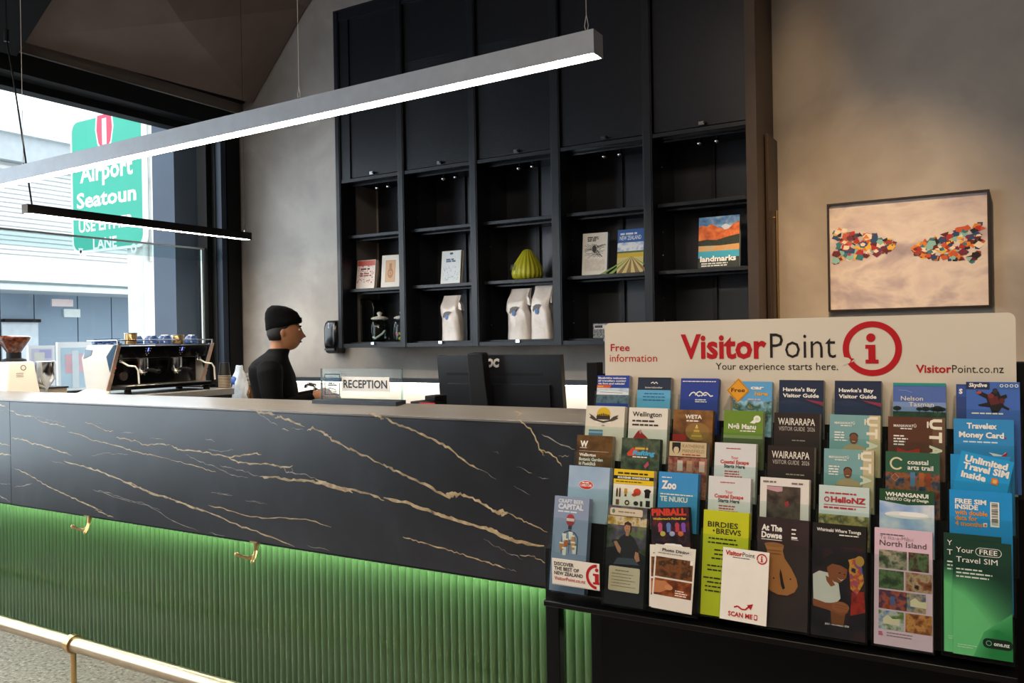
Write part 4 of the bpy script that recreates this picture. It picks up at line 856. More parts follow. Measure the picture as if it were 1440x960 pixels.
# ---- row 1
def a(F, w, h):
    F.rect(0, 0, w, h, pic('steel', ['#8fa9c6', '#a9bdd2', '#9ab2cb'], 8), 1); F.ell(44, 41, 17.5, 10, WT, 2, rot=.03); F.ell(44, 41, 16.5, 9, P_('#d03428'), 3); F.text('CABLE CAR', 44, 44, 5, WT, .03, 'c', fit=28, l=5); F.dashes(34, 34.5, 20, 1, 4, WT, 2.6, l=5)
brochure(1, 801, 858, 653.7, '#9db4cc', a, 'pale blue cable car brochure with a red oval badge', 3, page=False, grp=G_('pale blue cable car brochure'))
def a(F, w, h):
    F.rect(0, 0, w, 34, P_('#e8c21c'), 1); F.dashes(10, 7, 78, 1, 6, P_('#3a2a10'), 4); F.rect(0, 15, w, 23, BK, 2); F.text('SOUVENIR WAREHOUSE', 10, 21.3, 4.6, WT, .04, fit=78, l=4); F.dashes(6, 27, 86, 1, 4, P_('#6a5210'), 2.6)
    R_ = P_('#c8401f')
    F.poly([(8, 64), (8, 48), (10, 42), (12, 48), (12, 64)], P_('#4a1f18'), 3); F.poly([(15, 64), (15, 46), (17, 42), (19, 46), (19, 64)], P_('#6a2a1c'), 3); F.rect(28, 44, 35, 56, P_('#c8912c'), 3); F.rect(29, 57, 34, 62, P_('#6a4018'), 3)
    F.ell(60, 50, 9, 8, R_, 3); F.ell(53, 57, 6, 3.5, R_, 3); F.poly([(76, 46), (82, 42), (88, 42), (94, 46), (91, 51), (90, 62), (79, 62), (79, 51)], BK, 3)
    F.rect(8, 70, 16, 82, P_('#7a4a30'), 3); F.ring(36, 76, 3, 6, P_('#54381c'), 3); F.ell(58, 76, 6, 5, P_('#35302c'), 3); F.rect(68, 70, 74, 82, P_('#3a2a20'), 3); F.rect(82, 68, 92, 82, BK, 3)
brochure(1, 864, 920, 658.5, '#ece5d6', a, 'yellow and white shop leaflet with rows of small goods', 3, grp=G_('yellow and white shop leaflet'))
def a(F, w, h):
    F.dashes(8, 12, 36, 1, 4, WT, 2.4); F.text('Zoo', 8, 40, 18, WT, .05, fit=38); F.rect(0, 46, w, h, P_('#3f94c2'), 1); F.dashes(6, 52, 86, 1, 4, WT, 2.5); F.text('TE NUKU', 5, 70, 11, WT, .04, fit=70)
brochure(1, 927, 982, 662.5, '#3d8fcb', a, 'mid blue brochure with big white rounded title', 3, page=False, grp=G_('mid blue brochure'))
brochure(1, 997, 1056, 668.5, '#d9d8d8', coast, 'pale grey brochure with red and green title, lower of two alike', 4, grp=G_('lower pale grey brochure'), page=False)
def a(F, w, h):
    F.dashes(6, 7, 28, 1, 4, P_('#7a6a64'), 3.5); F.dashes(64, 8, 30, 1, 4, P_('#7a6a64'), 3.5); F.rect(14, 17, 82, h, P_('#2c221e'), 1); F.rect(14, 18, 82, h, pic('dinner', ['#1d1714', '#3f342c', '#5d4f44', '#2a201c'], 40), 2)
    F.poly([(14, 18), (46, 18), (46, 27), (36, 29), (14, 25)], P_('#c69aa0'), 3); F.poly([(50, 50), (58, 46), (60, 54), (54, 60)], P_('#a83238'), 4)
brochure(1, 1069.5, 1138, 670, '#e4dcd4', a, 'white framed brochure with a dark table photo', 2, grp=G_('white framed brochure'))
def a(F, w, h):
    r = P_('#b02a38'); F.dashes(12, 14, 66, 1, 4, r, 3); F.ring(16, 29, 3.4, 5.4, r, 3); F.text('HelloNZ', 24, 34, 11, r, .04, fit=68); F.line([(10, 40), (92, 40)], 1.2, r, 3); F.dashes(10, 44, 80, 1, 5, r, 3.4)
    F.rect(0, 60, w, h, pic('hills', ['#6a6a3a', '#a89a5a', '#4a5230', '#c8b88a'], 50), 1)
brochure(1, 1152, 1222.5, 681, '#c6d4d0', a, 'pale mint brochure with a red ringed O before its red title', 3, grp=G_('pale mint brochure'))
def a(F, w, h):
    F.poly([(0, 0), (99, 0), (99, 26), (50, 30), (0, 24)][::-1], P_('#1f4a2a'), 2); F.text('WHANGANUI', 11, 14, 7.5, WT, .035, fit=78); F.text('UNESCO City of Design', 11, 22, 5.4, WT, .02, fit=78)
    F.rect(0, 20, w, h, pic('skylow', ['#5a86c8', '#9fb8da', '#d8dce2', '#8fa9d0'], 16), 1); F.ell(50, 50, 40, 7, P_('#e2e2e0'), 3); F.ell(62, 48, 26, 5, P_('#eeeeec'), 4)
brochure(1, 1237, 1313.5, 686, '#6f97cf', a, 'dark green headed brochure over a blue sky photo', 3, page=False, grp=G_('green headed sky brochure'))
def a(F, w, h):
    F.text('FREE SIM', 9, 24, 8, WT, .04, fit=50); F.text('INSIDE', 9, 34, 8, WT, .04, fit=37); o = P_('#e0902c'); F.text('with double', 9, 44, 8, o, .03, fit=52); F.text('data for', 9, 54, 8, o, .03, fit=36); F.text('4 months', 9, 64, 8, o, .03, fit=44)
    F.rect(65, 18, 79, 62, WT, 2)
    for i in range(16): F.rect(67, 20+2.5*i, 77, 20+2.5*i+random.choice((.8, 1.4, 1.8)), BK, 3)
    F.rect(54, 56, 60, 63, WT, 2); F.rect(55.5, 58, 59, 62, P_('#d9542c'), 3)
brochure(1, 1335, 1423, 687.5, '#1d8fd2', a, 'bright blue SIM card pack with a white barcode panel', 3, page=False, grp=G_('bright blue barcode pack'))
# ---- bottom row (0)
def a(F, w, h):
    g = P_('#d9dce2'); F.text('CRAFT BEER', 12, 16, 9, g, .03, fit=72); F.text('CAPITAL', 12, 31, 12, g, .05, fit=72); F.dashes(12, 36, 72, 1, 4, g, 3.6)
    r = P_('#a8343c'); F.ell(49, 58, 12, 15, r, 3); F.rect(38, 54, 60, 61, P_('#d9cdc8'), 4); F.rect(44, 72, 54, 82, P_('#3a3f4c'), 3)
    k = P_('#2f3642'); F.line([(28, 142), (28, 100), (34, 90), (49, 84), (64, 90), (72, 100), (72, 142)], 2, k, 3); F.line([(49, 84), (49, 142)], 1.4, k, 3); F.line([(28, 118), (72, 118)], 1.4, k, 3)
    for x, y, c in ((34, 104, '#e6e0d8'), (58, 106, '#d88a3a'), (28, 126, '#c8803a'), (40, 116, '#c0642c'), (60, 122, '#d89a4a'), (64, 132, '#ded8d0'), (36, 138, '#e0dad2'), (52, 98, '#e9e4dc')): F.poly([(x-6, y-9), (x+6, y-8), (x+5, y+9), (x-4, y+9)][::-1], P_(c), 4); F.rect(x-6, y-11, x+6, y-7, P_('#eae6de'), 5)
    F.rect(0, 142, w, h, P_('#7f8ca4'), 1)
brochure(0, 780.5, 829, 696.5, '#8b98b2', a, 'grey-blue craft beer brochure with a figure made of beer glasses', 3, grp=G_('grey-blue craft beer brochure'), page=False)
def a(F, w, h):
    F.rect(0, 0, w, h, pic('garden', ['#1c1f16', '#3a4426', '#574a62', '#6d7a3e', '#241c20'], 34), 1); F.rrect(5, 5, 88, 22, 4, P_('#cfc0a6'), 2); F.dashes(26, 12, 56, 1, 5, P_('#8a7a60'), 3); F.ell(14, 13, 4, 5, P_('#5a7a5a'), 3)
    F.rect(0, 24, w, 44, pic('terrace', ['#4a4a20', '#a88c3a', '#d0c0a0', '#3a3a1a'], 60), 2)
    S = P_('#b07a5c'); K = P_('#26242a')
    F.poly([(0, 100), (30, 92), (70, 96), (99, 110), (99, h), (0, h)], P_('#16151a'), 3)
    F.poly([(34, 72), (44, 65), (58, 64), (70, 72), (84, 96), (80, 108), (70, 100), (72, 120), (38, 122), (34, 100), (26, 92), (12, 86), (14, 80), (30, 78)], K, 4)
    F.ell(52, 49, 8.5, 12, S, 6); F.poly([(43, 48), (44, 38), (52, 34), (61, 38), (62, 56), (59, 62), (59, 44), (48, 42)], P_('#3a2218'), 7); F.rect(48, 58, 56, 68, S, 5); F.poly([(18, 84), (26, 82), (38, 98), (36, 110), (30, 106)], S, 5); F.poly([(74, 102), (82, 104), (86, 122), (78, 126), (72, 116)], S, 5)
    F.ell(49, 48, 1.1, .6, BK, 8); F.ell(55, 48, 1.1, .6, BK, 8); F.line([(49.5, 54), (54.5, 54)], .7, P_('#7a3a30'), 8)
    F.poly([(30, 120), (70, 118), (86, 132), (20, 136)], P_('#3f4550'), 5); F.rrect(10, 140, 88, 196, 4, P_('#d0bfa4'), 6); F.dashes(26, 148, 46, 1, 5, P_('#7a6a54'), 2, l=8); F.dashes(18, 156, 62, 5, 7, P_('#8a7a62'), 1.6, l=8)
brochure(0, 856, 910.5, 709.5, '#26221f', a, 'tall dark brochure with a seated woman in a grey shirt', 3, page=False, grp=G_('tall seated woman brochure'))
def a(F, w, h):
    F.rect(0, 0, w, h, pic('pinball', ['#120b0c', '#2a1216', '#1c1a30', '#5a201c', '#15101a'], 50), 1); F.text('PINBALL', 3, 19, 15, P_('#c83a22'), .06, fit=90); F.text('PINBALL', 4.5, 20, 15, P_('#3a0f0c'), .06, fit=90, l=2); F.text("Wellington's Pinball Bar", 6, 30, 5, P_('#d8b82e'), .03, fit=86)
    for x, c in ((24, '#b84a6a'), (46, '#5a7ab8'), (68, '#b03a4a'), (84, '#7a4aa8')): F.ell(x, 44, 6, 7, P_(c), 3); F.rect(x-5, 46, x+5, 60, P_(c), 2)
    for x, c in ((30, '#c8b04a'), (54, '#a8a8c8'), (76, '#c86a3a')): F.ell(x, 64, 7, 6, P_(c), 3)
brochure(0, 914.5, 968, 713.5, '#241318', a, 'black pinball bar brochure with red lettering, tilted behind the photo menus', 2, page=False, tilt=-.10, grp=G_('black pinball brochure'))
def menu(F, w, h):
    F.poly([(32, 0), (40, -5), (62, -6), (70, 0)], WT, 0); F.rect(12, 6, 90, 16, P_('#d8d2c6'), 1); F.text('Photo Dining', 51, 14, 6, P_('#3a3640'), .04, 'c', fit=66); F.dashes(8, 18, 84, 1, 4, P_('#8a8276'), 2)
    F.rect(4, 28, 95, 74, pic('kitchen', ['#20120a', '#4a2a14', '#7a4a24', '#2a1a10', '#a87040'], 38), 1); F.rect(4, 78, 95, 116, pic('pantry', ['#2a1208', '#6a3014', '#a85a24', '#30160c'], 36), 1)
    F.rect(88, 28, 95, 38, WT, 2); F.poly([(4, 84), (30, 82), (46, 92), (40, 100), (20, 110), (4, 112)], P_('#b8764a'), 3); F.ell(40, 96, 10, 6, P_('#c8865a'), 4); F.dashes(56, 100, 30, 3, 5, WT, 2)
brochure(0, 922, 978.5, 764, '#e2dace', menu, 'white bordered photo menu leaning in front of the pinball brochure', 0, name='menu_card', pull=.0112, hh='fit', tilt=.03, sub=1)
brochure(0, 914, 970, 765, '#e2dace', menu, 'white bordered photo menu peeking out left of its twin', 0, name='menu_card', pull=.0078, hh='fit', tilt=-.035, sub=1)
def a(F, w, h):
    k = P_('#2a2a14'); F.text('BIRDIES', 10, 35, 11, k, .015, fit=66); F.text('BREWS', 29, 49, 11, k, .015, fit=54); F.text('+', 21, 46, 6, k, .05)
    F.dashes(44, 58, 66, 2, 9, k, 3, al='c'); F.dashes(44, 82, 50, 3, 9, k, 3, al='c'); F.dashes(40, 116, 64, 2, 9, k, 3, al='c'); F.dashes(40, 142, 72, 4, 9, k, 3, al='c')
brochure(0, 990, 1053.5, 716, '#c3c51c', a, 'lime yellow brochure with black block lettering', 2, page=False, grp=G_('lime yellow brochure'))
def a(F, w, h):
    F.rect(0, 0, w, h, pic('brownbg', ['#2c1f1c', '#38292a', '#32241f'], 10), 1); F.text('At The', 8, 25, 11, WT, .04, fit=40); F.text('Dowse', 8, 39, 11, WT, .04, fit=40); F.line([(8, 42.5), (48, 42.5)], 1.2, WT, 3); F.dashes(66, 18, 11, 1, 4, WT, 2.6); F.dashes(66, 26, 9, 1, 4, WT, 2.6); F.dashes(66, 33, 13, 1, 4, WT, 3.6); F.line([(66, 38.5), (79, 38.5)], .8, WT, 3)
    C = P_('#b06f3c'); F.ell(33, 52, 19, 4.5, P_('#9a6034'), 4); F.poly([(15, 53), (52, 53), (50, 62), (54, 76), (66, 92), (77, 112), (80, 126), (74, 138), (60, 146), (42, 146), (22, 138), (16, 110), (18, 80), (20, 64)], C, 3)
    F.ell(34, 63, 15, 1.6, P_('#8a5228'), 4); F.ell(34, 69, 15, 1.6, P_('#8a5228'), 4); F.poly([(46, 96), (49, 104), (53, 122), (56, 132), (52, 136), (48, 128), (45, 108)], P_('#25140c'), 5); F.ell(34, 116, 1.6, 1.6, P_('#25140c'), 5); F.ell(66, 114, 1.6, 1.6, P_('#25140c'), 5)
    F.ell(54, 145, 26, 4, P_('#3a1c10'), 2)
brochure(0, 1066, 1138, 726, '#33242a', a, 'dark plum brochure with a terracotta clay vessel', 3, page=False, grp=G_('dark plum vessel brochure'))
def a(F, w, h):
    F.text('Whirinaki Whare Taonga', 8, 15, 6, WT, .02, fit=82); F.dashes(50, 19, 40, 1, 4, WT, 2); F.rect(0, 42, w, h, pic('lights', ['#0b090b', '#120d10', '#1c1622', '#3a1c18', '#0d0a0b'], 30), 1)
    F.poly([(66, 66), (82, 60), (92, 76), (96, 104), (84, 130), (72, 120), (70, 96)], pic('costume', ['#20307a', '#3a5ab0', '#b8402a', '#d89a3a', '#1a1a3a'], 60), 3); F.ell(88, 66, 8, 10, P_('#b8863a'), 4)
    F.poly([(74, 126), (96, 122), (99, 160), (72, 170)], pic('redcloth', ['#5a1210', '#a8281c', '#3a0c0c'], 40), 2)
    S = P_('#8a4a2c'); F.ell(46, 76, 24, 20, P_('#1a1012'), 4); F.poly([(28, 84), (38, 76), (54, 78), (66, 84), (64, 100), (54, 110), (42, 110), (32, 102)], S, 5)
    F.poly([(2, 100), (14, 92), (30, 94), (40, 108), (50, 112), (54, 140), (46, 150), (20, 152), (4, 150)], P_('#cfc8c0'), 4); F.poly([(26, 100), (36, 104), (44, 116), (36, 120), (28, 110)], S, 5)
    F.poly([(2, 146), (30, 152), (56, 146), (66, 150), (68, 164), (58, 172), (30, 164), (4, 160)], S, 6); F.ell(54, 156, 16, 10, P_('#9a5634'), 7); F.line([(44, 152), (66, 154)], .6, P_('#5a2c18'), 8); F.line([(44, 157), (66, 159)], .6, P_('#5a2c18'), 8); F.poly([(36, 164), (64, 164), (60, 190), (38, 190)], P_('#74401f'), 5)
    F.ell(52, 92, 2, 1.2, BK, 8); F.ell(61, 94, 2, 1, BK, 8); F.poly([(47, 101), (54, 105), (60, 103), (55, 107)], P_('#e0d0c8'), 8); F.text('JULY - NOVEMBER 2026', 26, 192, 3, WT, .02, fit=44)
brochure(0, 1143, 1218, 734, '#1c1715', a, 'dark brochure with a smiling child in a white shirt beside colourful lights', 2, page=False, grp=G_('dark smiling child brochure'))
def a(F, w, h):
    g = P_('#6a5660'); F.dashes(10, 10, 48, 1, 4, g, 2); F.text('Te Ika-a-Māui', 9, 20, 6.5, P_('#8a7680'), -.01, fit=58); F.text('North Island', 9, 32, 10, P_('#3a2c34'), .0, fit=80)
    T_ = [('#1a2416', '#4c5640', '#a89c84', '#2c241c'), ('#24301c', '#4a2420', '#587048', '#2c4024'), ('#1c2c16', '#34482a', '#5c7048', '#24361c'), ('#5a2a16', '#8a4a2a', '#b89a7a', '#3a1a10'), ('#6a2a18', '#a8523a', '#3a2a4a', '#8a3a20'), ('#3a4658', '#b89a70', '#5a6a80', '#6a4a2a'), ('#5a74a8', '#b8b8b0', '#60783a', '#4a602a'), ('#2a160e', '#8a4a24', '#c88a4a', '#4a2414')]
    for i, c in enumerate(T_):
        x = 8 if i % 2 == 0 else 55; y = 40 + 37*(i//2); wd = (48, 34, 43, 44)[(i//2) % 2*2 + i % 2]; x0 = 8 if i % 2 == 0 else 8+(51 if i//2 == 0 else 46)
        F.rect(x0, y, x0+wd, y+34, pic('tour%d' % i, list(c), 70), 2)
        if i in (5, 6): F.poly([(x0+8, y+24), (x0+8, y+14), (x0+16, y+8), (x0+24, y+14), (x0+36, y+13), (x0+36, y+25)], P_('#d8c8a8'), 3)
        if i == 4: F.rect(x0+20, y+10, x0+28, y+26, P_('#4a5a8a'), 3)
    F.dashes(8, 190, 10, 2, 4, P_('#c85a7a'), 3); F.dashes(22, 190, 50, 2, 5, P_('#8a6a78'), 1.4)
brochure(0, 1230, 1311, 741, '#d9b8c6', a, 'pink touring brochure with a grid of eight photos', 4, page=True, grp=G_('pink touring brochure'))
def sim(F, w, h):
    n = 22
    for i in range(n):
        f = i/(n-1); y0 = 56+f*44; q = min(1, f*1.15); c = [int(round(a_+(b_-a_)*q)) for a_, b_ in zip((16, 58, 42), (112, 200, 128))]
        pts = [(0, y0)] + [(u_, min(h, y0+(u_/99.)**1.5*70*(.35+f*1.6)-14*math.sin(u_/99.*3.1)*(1-f))) for u_ in (20, 40, 60, 80, 99)]
        F.poly(pts + ([(99, h)] if pts[-1][1] < h-.01 else []) + [(0, h)], P_('#%02x%02x%02x' % tuple(c)), .6+i*.1)
    for i in range(10):
        f = i/9; c = [int(round(a_+(b_-a_)*f)) for a_, b_ in zip((80, 168, 104), (34, 128, 66))]
        F.poly([(34+f*26, h), (52+f*22, 168-f*8), (99, 128+f*46), (99, h)], P_('#%02x%02x%02x' % tuple(c)), 3+i*.1)
    F.text('Your', 6, 24, 10, WT, .0, fit=30, l=6); F.text('Travel SIM', 6, 42, 10, WT, .0, fit=70, l=6); F.text('FREE', 46, 24, 9, WT, .01, fit=30, l=6)
    F.ring(47, 19.6, 7, 7.9, WT, 6, 90, 270); F.ring(75, 19.6, 7, 7.9, WT, 6, -90, 90); F.rect(47, 11.7, 75, 12.6, WT, 6); F.rect(47, 26.6, 75, 27.5, WT, 6)
    F.dashes(6, 54, 52, 1, 4, WT, 2.8, l=7); F.dashes(6, 61, 74, 2, 7, WT, 2.8, l=7); F.rrect(50, 178, 108 if 0 else 99, 196, 8, P_('#0e2418'), 6); F.ring(60, 187, 3.6, 4.8, P_('#6ab88a'), 8); F.text('one.nz', 68, 190, 7, WT, .03, fit=26, l=8); F.dashes(8, 196, 34, 2, 4, P_('#c8e8cc'), 1.4, l=7)
brochure(0, 1339.5, 1422, 757.5, '#123a2c', sim, 'front one of two tall green SIM card leaflets at the bottom right corner', 0, page=False, pull=.0018, sub=1, hh='fit')
brochure(0, 1327, 1408, 748, '#123a2c', sim, 'rear one of two tall green SIM card leaflets, mostly hidden by the front one', 0, page=False, pull=-.0022, sub=1, hh='fit', pocket=.008)
# scan card standing in front of the pockets (its square code is left blank)
def a(F, w, h):
    F.text('Visitor', 6, 15, 9, RED, .035, fit=36); F.text('Point', 43, 15, 9, INK, 0, fit=26); F.dashes(22, 18, 44, 1, 3, INK, 1.4); info_logo(F, 84, 15, 11, RED, WT, 3)
    F.line([(30, 122), (38, 119), (46, 124), (54, 124), (62, 116)], 3, RED, 3); F.poly([(57, 114), (70, 110), (66, 123)], RED, 3); F.text('SCAN ME', 18, 141, 9, RED, .03, fit=52); F.rrect(73, 131, 80, 142, 1.5, RED, 3); F.rect(74.4, 133, 78.6, 139.5, WT, 4)
brochure(0, 1017, 1082, 768.5, '#efe9df', a, 'white card with red lettering and a red arrow clipped before the lime brochure', 0, name='scan_card', page=False, pull=.0122, hh='fit', sub=1, tilt=.02)

# ================================================================== ON AND BEHIND THE COUNTER
# computer monitor seen from behind
t = thing('computer_monitor', 'black computer monitor seen from behind above the counter', 'monitor', (-1.80, 2.92, .7606))
mx0, mx1, mz0, mz1 = -2.093, -1.50, .905, 1.252; my = 2.90
MB1 = mat('monitor_back_plastic', '#141519', .34, 0, .1, 6)
b = MB(); b.prism([(mx0, my, mz0), (mx1, my, mz0), (mx1, my, mz1), (mx0, my, mz1)], (0, .03, 0), MB1)
b.prism([(mx0+.05, my-.012, mz0+.03), (mx1-.05, my-.012, mz0+.03), (mx1-.05, my-.012, mz1-.118), (mx0+.05, my-.012, mz1-.118)], (0, .012, 0), MB1)
F = Face(b, (mx0, my, mz1), (1, 0, 0), (0, 0, -1), (0, -1, 0)); F.rect(.045, .072, mx1-mx0-.08, .083, BLACKM, 1)
p = atY(674, 515.5, my-.001); q = atY(700.5, 515.5, my-.001); F.text('AOC', p.x-mx0, mz1-p.z, .031, mat('pale_logo_silver', '#c9c9c6', .4), .07, fit=q.x-p.x, slant=.18)
MX_ = Matrix.Translation((0, my, mz1)) @ Matrix.Rotation(.10, 4, 'X') @ Matrix.Translation((0, -my, -mz1))
b.v = [MX_ @ p_ for p_ in b.v]; b.build('screen_case', t, False)
b = MB(); b.box((mx0+.004, my+.03, mz0+.004), (mx1-.004, my+.034, mz1-.004), BLACKG); b.v = [MX_ @ p_ for p_ in b.v]; b.build('screen', t)
sx0, sx1 = atY(659.5, 500, my-.06).x, atY(681, 500, my-.06).x
b = MB(); b.prism([(sx0, my-.075, .775), (sx1+.02, my-.075, .775), (sx1+.018, my-.075, .95), (sx1+.004, my-.075, 1.15), (sx1, my-.075, 1.264), (sx1-.006, my-.075, 1.27), (sx0+.006, my-.075, 1.27), (sx0, my-.075, 1.264)], (0, .045, 0), BLACKM)
b.box((sx0+.01, my-.03, 1.06), (sx1-.004, my-.012, 1.14), BLACKM); b.prism([(sx1+.016, my-.055, .955), (sx1+.12, my-.055, .955), (sx1+.10, my-.055, .925), (sx1+.03, my-.055, .925)], (0, .02, 0), BLACKM)
b.v = [MX_ @ p_ for p_ in b.v]; b.build('stand_column', t, bevel=.003); b = MB(); b.box((sx0-.08, my-.12, .7606), (sx1+.12, my+.12, .766), BLACKM); b.build('stand_base', t, bevel=.004)
# reception sign in its clear box on a dark tray
t = thing('reception_sign', 'clear acrylic desk sign lettered RECEPTION standing on a dark tray', 'desk sign', (-1.90, 2.24, 1.10))
a0 = atZ(437, 567.5, 1.10); a1 = atZ(559, 571, 1.10)
b = MB(); b.prism([(a0.x, 2.195, 1.1005), (a1.x, 2.195, 1.1005), (a1.x-.04, 2.30, 1.1005), (a0.x-.05, 2.30, 1.1005)], (0, 0, .013), mat('dark_blue_tray', '#1c222b', .4)); b.build('tray', t)
r0, r1 = atY(452, 540, 2.24), atY(566, 540, 2.24); zt_ = atY(566, 518.5, 2.24).z
b = MB(); b.box((r0.x, 2.238, 1.1136), (r1.x, 2.242, zt_), ACRYL); b.box((r1.x-.004, 2.236, 1.1136), (r1.x, 2.244, zt_), glass('acrylic_edge', '#dfeeee', 1, .15)); b.box((r0.x, 2.236, 1.1136), (r0.x+.002, 2.244, zt_), mat('acrylic_edge_dark', '#5b6a6d', .2)); b.build('acrylic_panel', t, False)
c0 = atY(480.5, 529.5, 2.236); c1 = atY(547.5, 551, 2.236)
b = MB(); b.box((c0.x, 2.2355, c1.z), (c1.x, 2.2375, c0.z), paper('#f1ebe2')); F = Face(b, (c0.x, 2.2355, c0.z), (1, 0, 0), (0, 0, -1), (0, -1, 0), (c1.x-c0.x)/100); hh_ = (c0.z-c1.z)/(c1.x-c0.x)*100
F.text('RECEPTION', 4, hh_*.76, hh_*.53, INK, .02, fit=92); b.build('name_card', t, False, label='white card lettered RECEPTION')
# small acrylic stand with a framed card, left of the reception card
f0 = atY(457.5, 526, 2.225); f1 = atY(478.5, 555, 2.225)
t = thing('card_display', 'small clear card display with a dark outline left of the RECEPTION card', 'card frame', ((f0.x+f1.x)/2, 2.225, 1.1136))
b = MB(); b.box((f0.x-.004, 2.223, 1.1137), (f1.x+.004, 2.226, f0.z+.01), ACRYL); b.build('acrylic_panel', t, False)
b = MB(); F = Face(b, (f0.x, 2.2225, f0.z), (1, 0, 0), (0, 0, -1), (0, -1, 0), (f1.x-f0.x)/100); q = (f0.z-f1.z)/(f1.x-f0.x)*100; K = mat('frame_line', '#27303a', .5)
F.line([(0, 0), (100, 0), (100, q), (0, q), (0, 0)], 5, K, 1); F.rect(4, q*.2, 96, q*.36, mat('card_blue', '#27506e', .5), 1); F.rect(20, q*.5, 82, q*.56, K, 2); F.dashes(26, q*.4, 50, 1, 10, K, 8); F.line([(24, q*.66), (70, q*.74), (76, q*.86)], 4, K, 2); F.line([(24, q*.66), (26, q*.8), (76, q*.86)], 3, K, 2); b.build('printed_card', t, False)
# stapler-like desk block: black holder with red folder
t = thing('desk_holder', 'small black desk holder with a red strip beside the monitor', 'desk holder', (-1.93, 2.6, .76))
b = MB(); x0 = atY(585.5, 560, 2.6).x; x1 = atY(600, 560, 2.6).x
b.box((x0, 2.56, .7606), (x1+.04, 2.68, 1.085), BLACKM); b.box((x0+.04, 2.60, 1.085), (x1+.04, 2.68, 1.105), BLACKM); b.build('holder_body', t, bevel=.003)
b = MB(); b.prism([(x0+.03, 2.555, 1.065), (x0+.12, 2.555, 1.060), (x0+.12, 2.555, 1.082), (x0+.05, 2.555, 1.082)], (0, .004, 0), mat('red_strip', '#b3202c', .4)); b.build('red_strip', t, False)

# ------------------------------------------------------------------ service bench along the window, back bench along the wall
BEN = mat('bench_grey_laminate', '#8d8b88', .45); BOD = mat('bench_dark_carcass', '#1a1a1c', .6)
t = thing('window_bench', 'grey topped service bench under the window carrying the coffee machine', 'bench', (-4.66, 3.0, 0))
b = MB(); b.box((-4.965, 2.335, .99), (-4.32, 3.735, 1.03), BEN); b.build('worktop', t, bevel=.003)
b = MB(); b.box((-4.965, 2.34, 0), (-4.36, 3.735, .99), BOD); b.build('carcass', t)
t = thing('back_bench', 'low bench running along the back wall below the cabinet', 'bench', (-3.0, 4.15, 0))
b = MB(); b.box((-4.965, 3.98, .86), (-1.02, YW-.002, .90), BEN); b.build('worktop', t, bevel=.003)
b = MB(); b.box((-4.965, 4.0, 0), (-1.02, YW-.002, .86), BOD); b.build('carcass', t)
SPL = mat('white_splashback_tile', '#dedad2', .3, 0, .03, 4)
b = MB(); b.box((-4.7, YW-.010, .9005), (-1.02, YW-.001, 1.045), SPL); b.build('splashback', t, label='white splashback lit from above')
b = MB(); b.box((-4.7, YW-.075, 1.046), (-1.02, YW-.001, 1.073), mat('ledge_blue_black', '#1d242c', .45)); lg = b.build('ledge', t)
b = MB(); b.box((-4.6, YW-.06, 1.040), (-1.05, YW-.045, 1.0455), emis('ledge_light_glow', '#fff1dd', 18)); b.build('light_strip', lg, False)

# ------------------------------------------------------------------ espresso machine (front faces the barista, +X)
MX, MY0, MY1, MZ = -4.45, 2.985, 3.665, 1.03
t = thing('espresso_machine', 'two-group coffee machine with white angular end panel and black front', 'coffee machine', (-4.66, (MY0+MY1)/2, MZ))
b = MB(); b.prism([(MX-.29, MY0+.02, MZ+.03), (MX-.13, MY0+.02, MZ+.03), (MX-.13, MY0+.02, MZ+.20), (MX-.03, MY0+.02, MZ+.21), (MX+.005, MY0+.02, MZ+.285), (MX-.29, MY0+.02, MZ+.285)], (0, MY1-MY0-.04, 0), BLACKG); b.build('body', t, bevel=.004)
b = MB(); b.box((MX-.28, MY0+.03, MZ+.29), (MX+.01, MY1-.02, MZ+.296), CHROME); 
for y in (MY0+.004, MY1-.004): b.tube([(MX-.28, y, MZ+.32), (MX+.013, y, MZ+.32)], .004, CHROME, 8); b.tube([(MX+.013, y, MZ+.29), (MX+.013, y, MZ+.32)], .004, CHROME, 8)
b.tube([(MX+.013, MY0+.004, MZ+.32), (MX+.013, MY1-.004, MZ+.32)], .004, CHROME, 8); b.build('cup_rail', t)
for y in (MY0, MY1-.018):
    b = MB(); b.prism([(MX-.29, y, MZ+.012), (MX-.10, y, MZ+.012), (MX-.045, y, MZ+.135), (MX+.02, y, MZ+.295), (MX-.27, y, MZ+.295), (MX-.33, y, MZ+.22)], (0, .018, 0), mat('soft_white_panel', '#c9c6c0', .35))
    b.prism([(MX-.055, y-.003, MZ+.135), (MX-.085, y-.003, MZ+.225), (MX-.015, y-.003, MZ+.292), (MX+.018, y-.003, MZ+.295)], (0, .024, 0), mat('blue_steel_chevron', '#5c7894', .2, .8))
    CE = mat('pale_copper_edge', '#d8b8a4', .3, .7)
    b.prism([(MX-.050, y-.003, MZ+.132), (MX+.022, y-.003, MZ+.297), (MX+.027, y-.003, MZ+.297), (MX-.045, y-.003, MZ+.13)], (0, .024, 0), CE)
    b.prism([(MX-.052, y-.003, MZ+.125), (MX-.10, y-.003, MZ+.02), (MX-.09, y-.003, MZ+.02), (MX-.044, y-.003, MZ+.125)], (0, .024, 0), CE)
    b.prism([(MX-.31, y-.003, MZ+.215), (MX-.235, y-.003, MZ+.235), (MX-.22, y-.003, MZ+.265), (MX-.29, y-.003, MZ+.27)], (0, .024, 0), mat('slate_logo', '#66768c', .4))
    b.build('end_panel', t, label='white angular end panel with copper edge')
b = MB(); b.box((MX-.14, MY0+.02, MZ+.03), (MX+.06, MY1-.02, MZ+.05), BLACKG); b.box((MX-.12, MY0+.04, MZ+.05), (MX+.045, MY1-.04, MZ+.054), STEEL); b.build('drip_tray', t, bevel=.003)
